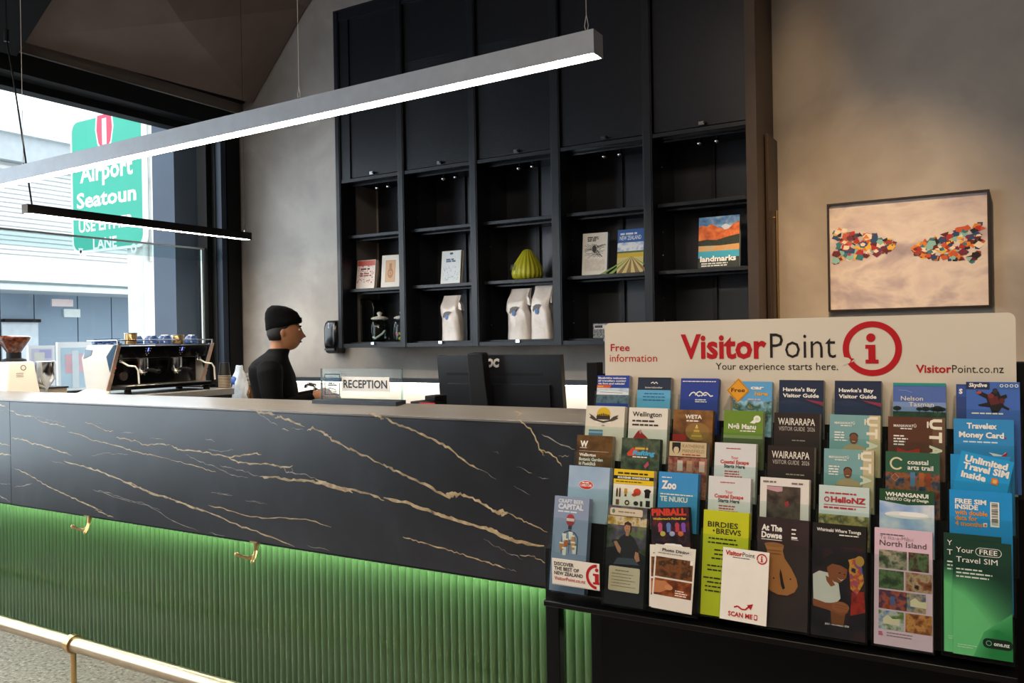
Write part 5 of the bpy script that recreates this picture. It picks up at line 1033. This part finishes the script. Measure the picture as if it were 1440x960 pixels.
for x in (MX-.25, MX+.02):
    for y in (MY0+.06, MY1-.06):
        b = MB(); b.lathe([(0, MZ+.0003), (.022, MZ+.0003), (.018, MZ+.031), (0, MZ+.031)], (x, y, 0), BLACKM, 12); b.build('foot', t)
for y in (MY0+.22, MY0+.46):
    b = MB(); b.lathe([(0, MZ+.15), (.034, MZ+.15), (.036, MZ+.17), (.036, MZ+.213), (0, MZ+.213)], (MX-.065, y, 0), CHROME, 20); g = b.build('group_head', t)
    b = MB(); b.lathe([(0, MZ+.122), (.026, MZ+.122), (.033, MZ+.132), (.034, MZ+.152), (0, MZ+.152)], (MX-.065, y, 0), CHROME, 20); b.tube([(MX-.035, y, MZ+.14), (MX+.03, y, MZ+.138), (MX+.09, y, MZ+.128)], [.008, .012, .011], BLACKM, 10)
    b.tube([(MX-.065, y, MZ+.125), (MX-.065, y-.015, MZ+.11)], .006, CHROME, 8); b.tube([(MX-.065, y, MZ+.125), (MX-.065, y+.015, MZ+.11)], .006, CHROME, 8); b.build('portafilter', t)
    b = MB(); F = Face(b, (MX-.0, y-.03, MZ+.27), (0, 1, 0), (-.42, 0, -.9), (.9, 0, -.42), .001)
    F.rect(24, -4, 32, 20, emis('blue_display_glow', '#6f7dff', 1.6), 4)
    for dx, dy in ((10, 0), (44, 0), (12, 16), (42, 16), (18, 32), (36, 32), (27, 44)): F.ell(dx, dy, 3.4, 3.4, mat('pale_button', '#b9bcc2', .4), 4, 10)
    b.build('button_panel', t, False)
for y, s in ((MY0+.06, 1), (MY1-.07, 1)):
    b = MB(); b.tube([(MX-.05, y, MZ+.20), (MX+.0, y+.02, MZ+.17), (MX+.03, y+.045, MZ+.165), (MX+.035, y+.06, MZ+.14), (MX+.035, y+.065, MZ+.06)], .0055, mat('white_steam_wand', '#d6d2c8', .25), 10); b.ball((MX-.045, y, MZ+.2), .014, CHROME, 10); b.build('steam_wand', t)
b = MB(); b.lathe([(0, 0), (.026, 0), (.028, .01), (.024, .016), (0, .016)], (MX-.128, MY0+.13, MZ+.105), STEEL, 20, axis='x'); b.ball((MX-.118, MY0+.075, MZ+.155), .0055, emis('red_lamp_glow', '#ff3020', 3), 8); b.build('pressure_gauge', t)
# cups and tins on top of the machine
CUPB = mat('cobalt_glaze', '#27406f', .2, 0, .08, 12); CUPW = mat('white_glaze', '#dfe3e8', .2, 0, .03, 12); TIN = mat('gold_brown_tin', '#9b7f58', .25, .8, .1, 14)
zc = MZ+.2965
cup = thing('espresso_cup', 'upturned cobalt cup on the machine, nearest the left tin', 'cup', (MX-.06, MY0+.30, zc), 0, None)
R = full_matrix(cup)
b = MB(); b.lathe([(0, .001), (.038, .001), (.041, .004), (.036, .036), (.028, .050), (0, .050)], (0, 0, 0), CUPB, 20, X=R); b.lathe([(0, .0501), (.020, .0501), (.020, .056), (.015, .056), (0, .055)], (0, 0, 0), CUPW, 20, X=R); b.build('cup_body', cup)
b = MB(); b.tube([(.032, 0, .040), (.052, 0, .038), (.056, 0, .024), (.038, 0, .012)], .0035, CUPW, 8, X=R); b.build('cup_handle', cup, label='white handle')
gcup = 'upturned cobalt cups on the coffee machine'; cup['group'] = gcup
spots = [(-.055, .375), (-.055, .57), (-.15, .24), (-.15, .345), (-.15, .44), (-.15, .53), (-.245, .30), (-.245, .41), (-.245, .585)]
cup.location = (MX-.055, MY0+.28, zc); cup.rotation_euler = (0, 0, math.pi)
cup['label'] = 'one of the cobalt cups stacked upside down on top of the coffee machine'
for dx, dy in spots:
    c = copy_tree(cup); c.location = (MX+dx, MY0+dy, zc); c.rotation_euler = (0, 0, math.pi+random.uniform(-.25, .25))
for dy, h, lab in ((.155, .062, 'gold-brown metal tin on the machine, left of the upturned cups'), (.485, .05, 'gold-brown metal tin on the machine, between the upturned cups')):
    tn = thing('metal_tin', lab, 'tin', (MX-.036, MY0+dy-(.03 if dy < .3 else .03), zc)); o = full_matrix(tn).translation
    b = MB(); b.lathe([(0, zc), (.036, zc), (.036, zc+h-.004), (.034, zc+h), (0, zc+h)], (o.x+.0, o.y, 0), TIN, 24); b.build('tin_body', tn); b = MB(); b.lathe([(0, zc+h), (.0365, zc+h), (.0365, zc+h+.006), (0, zc+h+.006)], (o.x, o.y, 0), STEEL, 24); b.build('tin_lid', tn)
# small row of cups on the white ledge behind the end panel
g = None
for i in range(3):
    if g is None:
        g = thing('saucer_cup', 'one of the small navy cups lined up along the coffee machine left end', 'cup', (MX-.245, MY0+.055, zc), 0, 'navy cups lined up on the machine end'); Rg = full_matrix(g)
        b = MB(); b.lathe([(0, .0005), (.036, .0005), (.038, .004), (.036, .008), (.024, .009), (.030, .034), (.026, .034), (.02, .012), (0, .011)], (0, 0, 0), CUPB, 18, X=Rg); b.build('cup_body', g)
    else: c = copy_tree(g); c.location = (MX-.245+.0775*i, MY0+.055+.002*i, zc)
# ------------------------------------------------------------------ coffee grinder
t = thing('coffee_grinder', 'white coffee grinder with a brown bean hopper at the left end of the bench', 'grinder', (-4.62, 2.52, 1.03))
gx, gy, gz = -4.62, 2.50, 1.03
b = MB(); rings = []
for z, hx, hy in ((0, .09, .092), (.01, .092, .094), (.20, .075, .070), (.213, .070, .066)): rings.append([(gx-hx, gy-hy, gz+z), (gx+hx, gy-hy, gz+z), (gx+hx, gy+hy, gz+z), (gx-hx, gy+hy, gz+z)])
b.loft(rings, mat('grinder_white', '#ddd6cb', .35)); b.build('grinder_body', t, bevel=.008)
b = MB(); F = Face(b, (gx+.092, gy-.055, gz+.20), (0, 1, 0), (.085, 0, -1), (1, 0, .085), .001); F.ring(52, 20, 11, 15, mat('dark_badge', '#3a3733', .4), 6, asp=1.); F.ell(52, 20, 11, 11, mat('pale_badge', '#d8d2c8', .4), 6)
for i in range(3): F.rect(12, 48+9*i, 50, 51+9*i, mat('dark_badge', '#3a3733', .4), 6)
b.build('badge', t, False)
b = MB(); b.lathe([(0, gz+.2135), (.062, gz+.2135), (.058, gz+.225), (.036, gz+.232), (.036, gz+.262), (.0, gz+.262)], (gx, gy, 0), BLACKM, 24); b.build('hopper_collar', t)
HOP = ramp_mat('brown_bean_hopper', [(.3, '#2a120b'), (.5, '#5a2a1a'), (.7, '#8a5238')], 60, .15, 3)
b = MB(); b.lathe([(0, gz+.262), (.034, gz+.262), (.048, gz+.285), (.082, gz+.335), (.084, gz+.345), (.070, gz+.353), (0, gz+.356)], (gx, gy, 0), HOP, 28); b.build('hopper', t, label='brown cone of coffee beans')
b = MB(); dx_, dy_ = gx+.03, gy+.155; b.lathe([(0, gz+.045), (.006, gz+.045), (.012, gz+.06), (.050, gz+.115), (.050, gz+.208), (.047, gz+.21), (0, gz+.21)], (dx_, dy_, 0), CHROME, 28); b.tube([(gx+.04, gy+.07, gz+.10), (dx_, dy_, gz+.065)], .012, STEEL, 10); b.build('dosing_funnel', t)
# flat dark tray & cloth between grinder and machine
t = thing('tamping_mat', 'dark flat mat on the bench between the grinder and the machine', 'mat', (-4.6, 2.74, 1.03)); b = MB(); b.box((-4.92, 2.68, 1.0302), (-4.60, 2.78, 1.085), mat('tan_mat_box', '#a08d78', .6)); b.build('mat_block', t); b = MB(); b.box((-4.93, 2.675, 1.0852), (-4.59, 2.785, 1.094), BLACKM); b.build('mat_top', t)
random.seed(11); rings = []
cl = thing('folded_cloth', 'crumpled white cloth on the bench in front of the machine end panel', 'cloth', (-4.42, 2.85, 1.03))
for j in range(7):
    f = j/6; R_ = []
    for k in range(22):
        a = 2*math.pi*k/22; rr_ = (1-.75*f**2)*(1+.12*math.sin(3*a+j)+.07*math.sin(7*a+2*j)); R_.append((-4.44+.075*rr_*math.cos(a), 2.83+.11*rr_*math.sin(a), 1.0303+.045*f**.8+.004*math.sin(5*a+j)*(0 if j == 0 else 1)))
    rings.append(R_)
b = MB(); b.loft(rings, mat('white_cotton', '#dcd9d4', .8)); b.build('cloth_body', cl, ang=80)
# stack of paper cups at the far end of the bench
cs = thing('paper_cup', 'dark paper cup upside down on top of the cup stack', 'paper cup', (-4.36, 3.69, 1.03))
x_, y_ = atX(321.5, 540, -4.37).x, atX(321.5, 540, -4.37).y; y_ = min(y_, 3.70); zb_ = 1.0305
CUPK = mat('black_paper_cup', '#16161a', .5); CUPR = mat('cup_rim_tan', '#c9b7a0', .5)
cs.location = (x_, y_, zb_); _T[cs.name] = Matrix.Translation((x_, y_, zb_))
Rc = full_matrix(cs); b = MB(); b.lathe([(.0376, .0), (.038, .0), (.030, .088), (0.0001, .088), (.0001, .0876), (.0297, .0876), (.0376, 0)], (0, 0, 0), CUPK, 24, X=Rc, cap=False); b.build('cup_wall', cs); b = MB(); b.lathe([(.0375, .001), (.0405, .001), (.0405, .005), (.0375, .005), (.0375, .001)], (0, 0, 0), CUPR, 24, X=Rc, cap=False); b.build('cup_rim', cs, label='tan rolled rim')
for i in range(8):
    c = copy_tree(cs); c.location = (x_, y_, zb_+.0098*i); c['label'] = 'one of the nested dark paper cups under the top one'; c['group'] = 'nested paper cups'
cs.location = (x_, y_, zb_+.0098*8)
# plastic bag with a blue print, tins behind it
t = thing('plastic_bag', 'crumpled clear bag with a blue print beside the stacked cups', 'bag', (-4.3, 4.07, .90)); random.seed(2); bx = atY(337, 540, 4.07).x
rings = []
for j in range(9):
    f = j/8; R_ = []
    for k in range(20):
        a = 2*math.pi*k/20; q = (.058*math.sin(math.pi*min(1, .25+f*.75))**.5)*(1+.2*math.sin(3*a+j*1.3)+.14*math.sin(5*a-j)) if f < 1 else .03
        R_.append((bx+q*math.cos(a), 4.07+q*.7*math.sin(a), .9005+.26*f+(.008*math.sin(4*a+j) if j else 0)))
    rings.append(R_)
b = MB(); b.loft(rings, mat('white_translucent_film', '#c9d0d8', .25, 0, .2, 18)); b.build('bag_body', t, ang=70); b = MB(); b.ball((bx-.02, 4.035, 1.06), (.035, .010, .03), mat('blue_print', '#3157a6', .4), 12); b.build('blue_print', t)
for i, (px, r_, z_, lab) in enumerate(((350, .085, .14, 'copper-coloured canister behind the bar beside the person'),)):
    xx = atY(px, 550, 4.2).x; t = thing('canister', lab, 'canister', (xx, 4.2, .90)); b = MB(); b.lathe([(0, .9003), (r_, .9003), (r_, .90+z_-.03), (r_-.003, .90+z_-.025), (0, .90+z_-.025)], (xx, 4.2, 0), mat('copper_canister', '#8a6a50', .25, .9, .2, 20), 28); b.build('canister_body', t)
    b = MB()
    for k in range(4): b.lathe([(0, 1.017+.022*k), (r_*.8, 1.017+.022*k), (r_*.82, 1.022+.022*k), (r_*.7, 1.037+.022*k), (0, 1.037+.022*k)], (xx, 4.2, 0), STEEL, 24)
    b.build('stacked_lid', t)
# kitchen tap
t = thing('kitchen_tap', 'curved chrome tap on the back bench beside the person', 'tap', (-3.93, 4.2, .90)); x0 = atY(462, 560, 4.2).x; x1 = atY(432, 543, 4.1).x
b = MB(); b.lathe([(0, .9003), (.028, .9003), (.024, .92), (.018, .95), (0, .95)], (x0, 4.2, 0), CHROME, 18); b.build('tap_base', t)
b = MB(); b.tube([(x0, 4.2, .945), (x0-.03, 4.18, .975), (x0-.08, 4.15, 1.005), (x1+.05, 4.12, 1.03), (x1+.012, 4.1, 1.04), (x1-.006, 4.095, 1.032), (x1-.008, 4.095, 1.015)], [.015, .014, .013, .013, .013, .014, .013], CHROME, 12); b.build('spout', t)

# ================================================================== THE PERSON BEHIND THE BAR
PXc, PYc = -3.885, 3.70
SK = mat('brown_skin', '#a06c4a', .55, 0, .06, 30); HAIR = mat('dark_hair', '#14100e', .7, 0, .2, 60); TOPM = mat('black_sweater', '#070709', .9, 0, .15, 40, bump=.15, bscale=200, spec=.15); TRO = mat('charcoal_trousers', '#17171b', .8, 0, .1, 40); BEAN = mat('black_knit_beanie', '#080709', .95, 0, .2, 80, bump=.3, bscale=260, spec=.1)
per = thing('person', 'person in a black beanie and black top standing behind the bar, facing right', 'person', (PXc, PYc, 0))
O = Vector((PXc, PYc, 0))
def ring(c, rx, ry, tilt=0, n=24, sq=1.):
    R_ = []; c = (c[0]-(.035 if c[2] > 1.33 else 0), c[1], c[2])
    for k in range(n):
        a = 2*math.pi*k/n; x = math.copysign(abs(math.cos(a))**sq, math.cos(a))*rx; y = math.copysign(abs(math.sin(a))**sq, math.sin(a))*ry
        R_.append(O + Vector((c[0]+x*math.cos(tilt), c[1]+y, c[2]-x*math.sin(tilt))))
    return R_
def limb(b, pts, rad, m, n=14): b.tube([O+Vector(p) for p in pts], rad, m, n)
# --- body: one continuous skin mesh (head, neck, trunk, arms, hands, legs), facing +X
b = MB(); HC = Vector((.050, 0, 1.395))
seg, rin = 40, 30; rings = []
cp, sp = math.cos(.16), math.sin(.16)
for j in range(rin+1):
    th_ = math.pi*(j+.01)/(rin+.02); R_ = []
    for k in range(seg):
        a = 2*math.pi*k/seg; d = Vector((math.sin(th_)*math.cos(a), math.sin(th_)*math.sin(a), -math.cos(th_)))
        x, y, z = d.x*.098, d.y*.076, d.z*.122
        front = max(0, d.x)
        if d.z < 0: y *= 1-.22*(-d.z)**1.5; x *= 1-.10*(-d.z)
        gz = lambda c, s: math.exp(-((d.z-c)/s)**2)
        gy = lambda s, c=0: math.exp(-((abs(d.y)-c)/s)**2)
        x += front**2*(.030*gz(-.20, .13)*gy(.15) + .012*gz(-.02, .16)*gy(.09) - .008*gz(.03, .10)*gy(.14, .32) + .006*gz(.20, .09)*gy(.5) + .010*gz(-.52, .07)*gy(.22) + .008*gz(-.64, .07)*gy(.2) + .014*gz(-.86, .14)*gy(.3) - .004*gz(-.58, .03)*gy(.2))
        R_.append(O + HC + Vector((x*cp+z*sp*-1*-1*0 + z*-sp*-1*0 + x*0 + (x*0), y, z)) + Vector((z*-.10, 0, -x*.14)))
    rings.append(R_)
b.loft(rings, SK)
for s in (-1, 1):   # ears
    b.ball(tuple(O+HC+Vector((-.012, s*.074, -.01))), (.017, .010, .031), SK, 12)
limb(b, [(.015, 0, 1.36), (.012, 0, 1.29), (.0, 0, 1.22), (-.02, 0, 1.15)], [.056, .054, .062, .08], SK)
b.loft([ring((-.0, 0, .86), .115, .16), ring((-.01, 0, 1.0), .11, .15), ring((-.025, 0, 1.12), .11, .16), ring((-.03, 0, 1.17), .09, .14), ring((-.015, 0, 1.215), .055, .08)], SK)
arms = {}
for s in (-1, 1):
    sh = (-.02, s*.185, 1.175); el = (.0, s*.235, .92); wr = (.235, s*.16, .985)
    limb(b, [sh, (-.015, s*.215, 1.06), el], [.044, .044, .040], SK); limb(b, [el, (.10, s*.21, .945), wr], [.041, .038, .027], SK)
    limb(b, [wr, (.27, s*.15, .992), (.31, s*.14, .985)], [.028, .036, .030], SK)
    for q, (oy, L_) in enumerate(((-.027, .058), (-.009, .072), (.009, .07), (.026, .055))):
        limb(b, [(.30, s*.14+oy, .985), (.325+L_*.3, s*.14+oy*1.1, .984), (.325+L_*.62, s*.14+oy*1.15, .968), (.322+L_*.78, s*.14+oy*1.15, .948)], [.0095, .009, .0082, .007], SK, 8)
    limb(b, [(.262, s*.14-s*.028, .985), (.29, s*.14-s*.052, .972), (.318, s*.14-s*.058, .958), (.335, s*.14-s*.052, .948)], [.012, .011, .010, .008], SK, 8)
    limb(b, [(-.0, s*.085, .86), (.01, s*.09, .50), (-.01, s*.09, .09)], [.085, .058, .04], SK)
    limb(b, [(-.04, s*.09, .045), (.05, s*.095, .04), (.14, s*.10, .03)], [.036, .036, .022], SK)
body = b.build('body', per); rm = body.modifiers.new('merge', 'REMESH'); rm.mode = 'VOXEL'; rm.voxel_size = .0065; rm.use_smooth_shade = True
sm_ = body.modifiers.new('smooth', 'SMOOTH'); sm_.iterations = 3; sm_.factor = .4
# --- face details
b = MB()
for s in (-1, 1):
    e = O+HC+Vector((.084, s*.030, .004)); b.ball(tuple(e), (.008, .012, .007), mat('eye_white', '#d8d0c8', .3), 10); b.ball(tuple(e+Vector((.005, 0, 0))), (.0045, .006, .006), BLACKG, 8)
b.build('eyes', per); b = MB()
for s in (-1, 1): b.tube([O+HC+Vector((.091, s*.012, .022)), O+HC+Vector((.093, s*.028, .027)), O+HC+Vector((.082, s*.046, .023))], [.003, .0042, .0025], HAIR, 8)
b.build('eyebrows', per)
b = MB(); b.tube([O+HC+Vector((.083, -.020, -.071)), O+HC+Vector((.093, 0, -.071)), O+HC+Vector((.083, .020, -.071))], [.003, .0055, .003], mat('lip_brown', '#7a4438', .5), 8); b.build('lips', per)
# hair below the beanie at the nape
b = MB(); b.loft([ring((.038, 0, 1.335), .052, .062), ring((.045, 0, 1.37), .074, .076), ring((.058, 0, 1.41), .088, .084), ring((.07, 0, 1.44), .09, .083)], HAIR); hr = b.build('hair', per, ang=80)
# --- clothing
b = MB(); b.loft([ring((.076, 0, 1.418), .109, .086, -.22), ring((.076, 0, 1.424), .113, .090, -.22), ring((.074, 0, 1.450), .113, .090, -.22), ring((.070, 0, 1.455), .108, .086, -.2), ring((.060, 0, 1.488), .101, .081, -.2), ring((.045, 0, 1.518), .082, .068, -.15), ring((.034, 0, 1.540), .056, .047, -.1), ring((.028, 0, 1.552), .024, .020, 0)], BEAN); b.build('beanie', per, ang=70, label='black knitted beanie')
b = MB(); b.loft([ring((.0, 0, .80), .140, .185), ring((-.005, 0, .92), .136, .178), ring((-.02, 0, 1.04), .138, .19), ring((-.035, 0, 1.12), .140, .20), ring((-.045, 0, 1.17), .130, .205), ring((-.04, 0, 1.205), .112, .18), ring((-.022, 0, 1.238), .085, .125), ring((-.0, 0, 1.262), .072, .082), ring((.012, 0, 1.285), .066, .070)], TOPM)
for s in (-1, 1):
    limb(b, [(-.035, s*.165, 1.175), (-.03, s*.205, 1.13), (-.02, s*.235, 1.03), (.0, s*.245, .925), (.05, s*.232, .925), (.13, s*.20, .955), (.215, s*.165, .982)], [.074, .076, .066, .058, .056, .048, .038], TOPM)
sw = b.build('sweater', per, label='black long-sleeved top'); rm = sw.modifiers.new('merge', 'REMESH'); rm.mode = 'VOXEL'; rm.voxel_size = .009; rm.use_smooth_shade = True
s2 = sw.modifiers.new('smooth', 'SMOOTH'); s2.iterations = 6; s2.factor = .5
b = MB(); b.loft([ring((.0, 0, .90), .128, .172), ring((.0, 0, .80), .135, .180), ring((.0, 0, .74), .12, .17)], TRO)
for s in (-1, 1): limb(b, [(.0, s*.085, .80), (.005, s*.09, .5), (-.005, s*.09, .10)], [.10, .075, .062], TRO)
tr2 = b.build('trousers', per); rm = tr2.modifiers.new('merge', 'REMESH'); rm.mode = 'VOXEL'; rm.voxel_size = .012; rm.use_smooth_shade = True
for s in (-1, 1):
    b = MB(); limb(b, [(-.06, s*.09, .042), (-.02, s*.09, .05), (.06, s*.095, .045), (.14, s*.10, .034), (.17, s*.10, .032)], [.034, .042, .042, .032, .018], BLACKM); b.build('shoe', per)

per.rotation_euler = (0, 0, math.radians(42))

# ================================================================== FRAMED PICTURE
q0 = atY(1162.5, 287, YW-.045); q1 = atY(1394, 431, YW-.045); x0, x1, z1_, z0_ = q0.x, q1.x, q0.z, q1.z-.002
t = thing('framed_picture', 'framed print of colourful patchwork shapes on a cloudy mauve sky', 'picture', ((x0+x1)/2, YW, z0_))
b = MB(); fw = .010; DKF = mat('dark_brown_frame', '#1e120e', .4)
for lo, hi in (((x0, z0_), (x1, z0_+fw)), ((x0, z1_-fw), (x1, z1_)), ((x0, z0_+fw), (x0+fw, z1_-fw)), ((x1-fw, z0_+fw), (x1, z1_-fw))): b.box((lo[0], YW-.045, lo[1]), (hi[0], YW-.001, hi[1]), DKF)
b.build('frame', t)
b = MB(); SKY = ramp_mat('print_mauve_clouds', [(.3, '#8f838c'), (.42, '#b0a2a4'), (.5, '#cdc1b8'), (.6, '#bcaeac'), (.72, '#988c97')], 3.2, .5, 4, .3, (1, 1, 1.6))
b.box((x0+fw, YW-.036, z0_+fw), (x1-fw, YW-.004, z1_-fw), SKY); F = Face(b, (x0, YW-.036, z1_), (1, 0, 0), (0, 0, -1), (0, -1, 0), (x1-x0)/100); hh_ = (z1_-z0_)/(x1-x0)*100
random.seed(21); PAL = ['#a3271e', '#c9772a', '#d8a838', '#2f6f78', '#7fb0ac', '#5a1a1e', '#d9cdb8', '#24406a', '#8a3a2a', '#1d1412', '#b8502e', '#6a2436']
def patch(cx, cy, L_, hgt, flip):
    """tapering abstract patchwork wedge of coloured facets"""
    for i in range(190):
        f = random.random()**.8; half = hgt*(1-f)**.55*.5 + .6; u_ = cx + (1 if not flip else -1)*f*L_; v_ = cy + f*hgt*.12 + random.uniform(-half, half)
        r_ = random.uniform(1., 2.6); n_ = random.choice((3, 4, 5)); a0 = random.uniform(0, 6)
        pts = [(u_+r_*1.3*math.cos(a0-2*math.pi*k/n_), v_+r_*math.sin(a0-2*math.pi*k/n_)) for k in range(n_)]
        if all(2 < p[0] < 98.0 for p in pts): F.poly(pts, paper(random.choice(PAL)), 1+i*.05)
patch(2, hh_*.38, 40, 24, False); patch(98, hh_*.44, 42, 26, True)
b.build('print', t, False)

# ================================================================== THE STREET OUTSIDE
b = MB(); b.box((-24, -14, -.16), (-5.2, 26, -.10), ramp_mat('asphalt', [(.3, '#7a7d80'), (.5, '#8d9093'), (.7, '#9ea0a2')], 12, .9, 4)); b.build('street_ground', kind='structure')
t = thing('road_sign', 'large green and white airport direction sign on a white post outside the window', 'road sign', (-7.76, 5.55, -.10))
YSg = 5.5; s0 = atY(98.5, 180, YSg); s1 = atY(202, 150, YSg); zt2 = 3.83; zb2 = 2.345
SG = mat('road_sign_green', '#16b29a', .4, 0, .03, 3); SW = mat('road_sign_white', '#f2f4f3', .4, 0, .02, 3); SR = mat('route_shield_red', '#d6335c', .4, 0, .03, 3)
def rr3(x0, x1, z0, z1, r):
    p = []
    for cx, cz, a0 in ((x1-r, z1-r, 0), (x0+r, z1-r, 90), (x0+r, z0+r, 180), (x1-r, z0+r, 270)):
        for i in range(7): t_ = math.radians(a0+15*i); p.append((cx+r*math.cos(t_), cz+r*math.sin(t_)))
    return p
b = MB(); b.prism([(x, YSg, z) for x, z in rr3(s0.x, s1.x, zb2, zt2, .13)], (0, .03, 0), SW); F = Face(b, (s0.x, YSg, zt2), (1, 0, 0), (0, 0, -1), (0, -1, 0), 1.); W_ = s1.x-s0.x; H_ = zt2-zb2
F.poly([(x-s0.x, zt2-z) for x, z in rr3(s0.x+.03, s1.x-.05, zb2+.03, zt2-.03, .11)], SG, 4)
def rpx(px, py): p = atY(px, py, YSg-.002); return p.x-s0.x, zt2-p.z
def rtext(st, x0, y0, x1, ytop, bold=.03):
    u0, v0 = rpx(x0, y0); u1, _ = rpx(x1, y0); _, vt = rpx(x0, ytop); F.text(st, u0, v0, v0-vt, SW, bold, fit=u1-u0, l=16)
u, v = rpx(146.5, 187); 
def shield(k, m, l): F.poly([(u-.125*k, v-.21*k), (u+.125*k, v-.21*k), (u+.145*k, v-.05*k), (u+.11*k, v+.10*k), (u, v+.23*k), (u-.11*k, v+.10*k), (u-.145*k, v-.05*k)][::-1], m, l)
shield(1.12, SW, 8); shield(.96, SR, 12); F.text('1', u, v+.10, .24, SW, .06, 'c', l=16)
rtext('Airport', 112.5, 257, 187, 233); rtext('Seatoun', 108, 293.5, 192, 273.5); rtext('USE EITHER', 111, 327, 188, 312); rtext('LANE', 131, 350.5, 164.5, 336)
u2_, v2_ = rpx(115, 361); F.line([(u2_+.08, v2_+.02), (u2_-.03, v2_-.07)], .035, SW, 16); F.poly([(u2_-.06, v2_-.10), (u2_+.03, v2_-.09), (u2_-.03, v2_-.01)], SW, 16)
u2_, v2_ = rpx(188, 349); F.ring(u2_, v2_, .025, .05, SW, 16, seg=18)
b.build('sign_panel', t, False)
pp0, pp1 = atY(187.5, 420, 5.6), atY(210, 420, 5.6); PLE = mat('white_post_paint', '#e4e6e4', .5)
b = MB(); b.box((pp0.x, 5.535, -.10), (pp1.x, 5.75, 4.4), PLE); b.build('sign_post', t, bevel=.006)
b = MB(); b.box((pp1.x+.02, 5.6, 2.2), (pp1.x+.06, 5.66, 4.6), PLE)
for z in (2.5, 3.0, 3.4, 3.75): b.box((pp0.x-.05, 5.531, z), (pp1.x+.07, 5.535, z+.04), mat('grey_bracket', '#8a8f92', .4, .5))
b.build('sign_bracket', t)
# blue-grey concrete column just outside the glass
c0 = atX(215, 300, -5.5); BGC = mat('blue_grey_concrete', '#5d6d84', .7, 0, .08, 2)
b = MB(); b.box((-5.5, c0.y, -.10), (-5.25, c0.y+1.4, 5.2), BGC); b.build('column_outside', kind='structure')
# building across the road: corrugated upper wall, fascia, awning edge, roller doors
t = thing('street_building', 'pale corrugated building with blue-grey doors across the street', 'building', (-14.3, 8, -.1)); BX = -14.0
CLD = mat('pale_cladding', '#d3d7d9', .6, 0, .03, 2)
b = MB(); z = 2.75; b.box((BX, 3, 2.35), (BX+.3, 15, 2.75), CLD)
while z < 4.25: b.box((BX+.25, 3, z), (BX+.3, 15, z+.055), CLD); b.box((BX+.22, 3, z+.055), (BX+.28, 15, z+.075), mat('cladding_groove', '#bfc4c6', .7)); z += .075
b.box((BX-4, 3, 2.35), (BX+.22, 15, 4.3), CLD); b.build('upper_wall', t, False)
b = MB(); b.box((BX, 3, 4.3), (BX+.45, 15, 4.72), mat('fascia_blue_grey', '#aeb9c1', .6)); b.box((BX, 3, 4.72), (BX+.55, 15, 5.1), mat('fascia_pale', '#d2d8dc', .6)); b.box((BX-4, 3, 4.9), (BX+.5, 15, 5.12), CLD); b.build('fascia', t, False)
b = MB(); b.box((BX, 3, 2.20), (BX+1.0, 15, 2.30), mat('awning_pale', '#cdd6d8', .5)); b.box((BX, 3, 2.30), (BX+1.02, 15, 2.335), mat('awning_edge', '#5f7478', .5)); b.box((BX+.3, 3, 2.335), (BX+.6, 15, 2.36), CLD); b.build('awning', t, False)
DRB = mat('blue_grey_door', '#8298ac', .55, 0, .04, 2); 
for y0_, y1_ in ((3, 5.2), (5.22, 7.9), (7.92, 8.66), (8.68, 9.3), (9.32, 10.6), (10.62, 12.5), (12.52, 15)):
    b = MB(); b.box((BX-.1, y0_, -.1), (BX+.02, y1_, 2.2), DRB); b.build('roller_door', t, False)
p_ = atX(92, 434, BX+.1); q_ = atX(115, 446, BX+.1)
b = MB(); b.box((BX+.021, p_.y, q_.z), (BX+.06, q_.y, p_.z), mat('pale_notice', '#e4f0ee', .5)); b.build('notice', t, False, label='small pale notice')
p_ = atX(5, 449, BX+.1); q_ = atX(56, 453, BX+.1)
b = MB(); b.box((BX+.02, p_.y, q_.z), (BX+.14, q_.y, p_.z+.01), BLACKM); b.box((BX+.021, p_.y, -.1), (BX+.05, q_.y, q_.z), mat('pale_shutter', '#c9d6e0', .5)); b.build('shutter', t, False)
p_ = atX(74, 420, BX+.5); q_ = atX(104, 431, BX+.5)
b = MB(); b.box((BX+.45, p_.y, q_.z), (BX+.48, q_.y, p_.z), mat('blush_sign', '#d8c8c8', .5)); b.build('hanging_sign', t, False, label='blush hanging sign')
# two poster boards on the pavement outside
def poster(name, label, px0, px1, py0, py1, X, cols):
    a_, c_ = atX(px0, py0, X), atX(px1, py1, X); t = thing(name, label, 'poster', (X, (a_.y+c_.y)/2, -.1)); b = MB(); b.box((X-.03, a_.y, -.1), (X, c_.y, a_.z), SW); b.build('board', t, False)
    b = MB(); F = Face(b, (X, a_.y, a_.z), (0, 1, 0), (0, 0, -1), (1, 0, 0), (c_.y-a_.y)/100); h_ = (a_.z-.1)/(c_.y-a_.y)*100
    for r_, c in cols: F.rrect(r_[0], r_[1], r_[2], r_[3], 3, mat('poster_'+c.strip('#'), c, .5), r_[4]*8)
    b.build('printed_sheet', t, False)
poster('poster_board', 'white poster board with lilac artwork outside, behind the grinder', 40, 78, 486, 545, -7.2, [((10, 12, 90, 120, 1), '#d8d6ea'), ((40, 16, 86, 48, 2), '#b9b6e0'), ((20, 26, 60, 60, 3), '#e4e4dc')])
poster('poster_board', 'white poster board with a pink panel on pale blue outside the window', 81, 130, 481, 545, -7.2, [((8, 16, 96, 130, 1), '#bcd6e4'), ((20, 34, 48, 88, 2), '#e2b3bb'), ((54, 34, 96, 86, 2), '#e6bcc4'), ((40, 24, 60, 130, 3), '#dce6ea')])
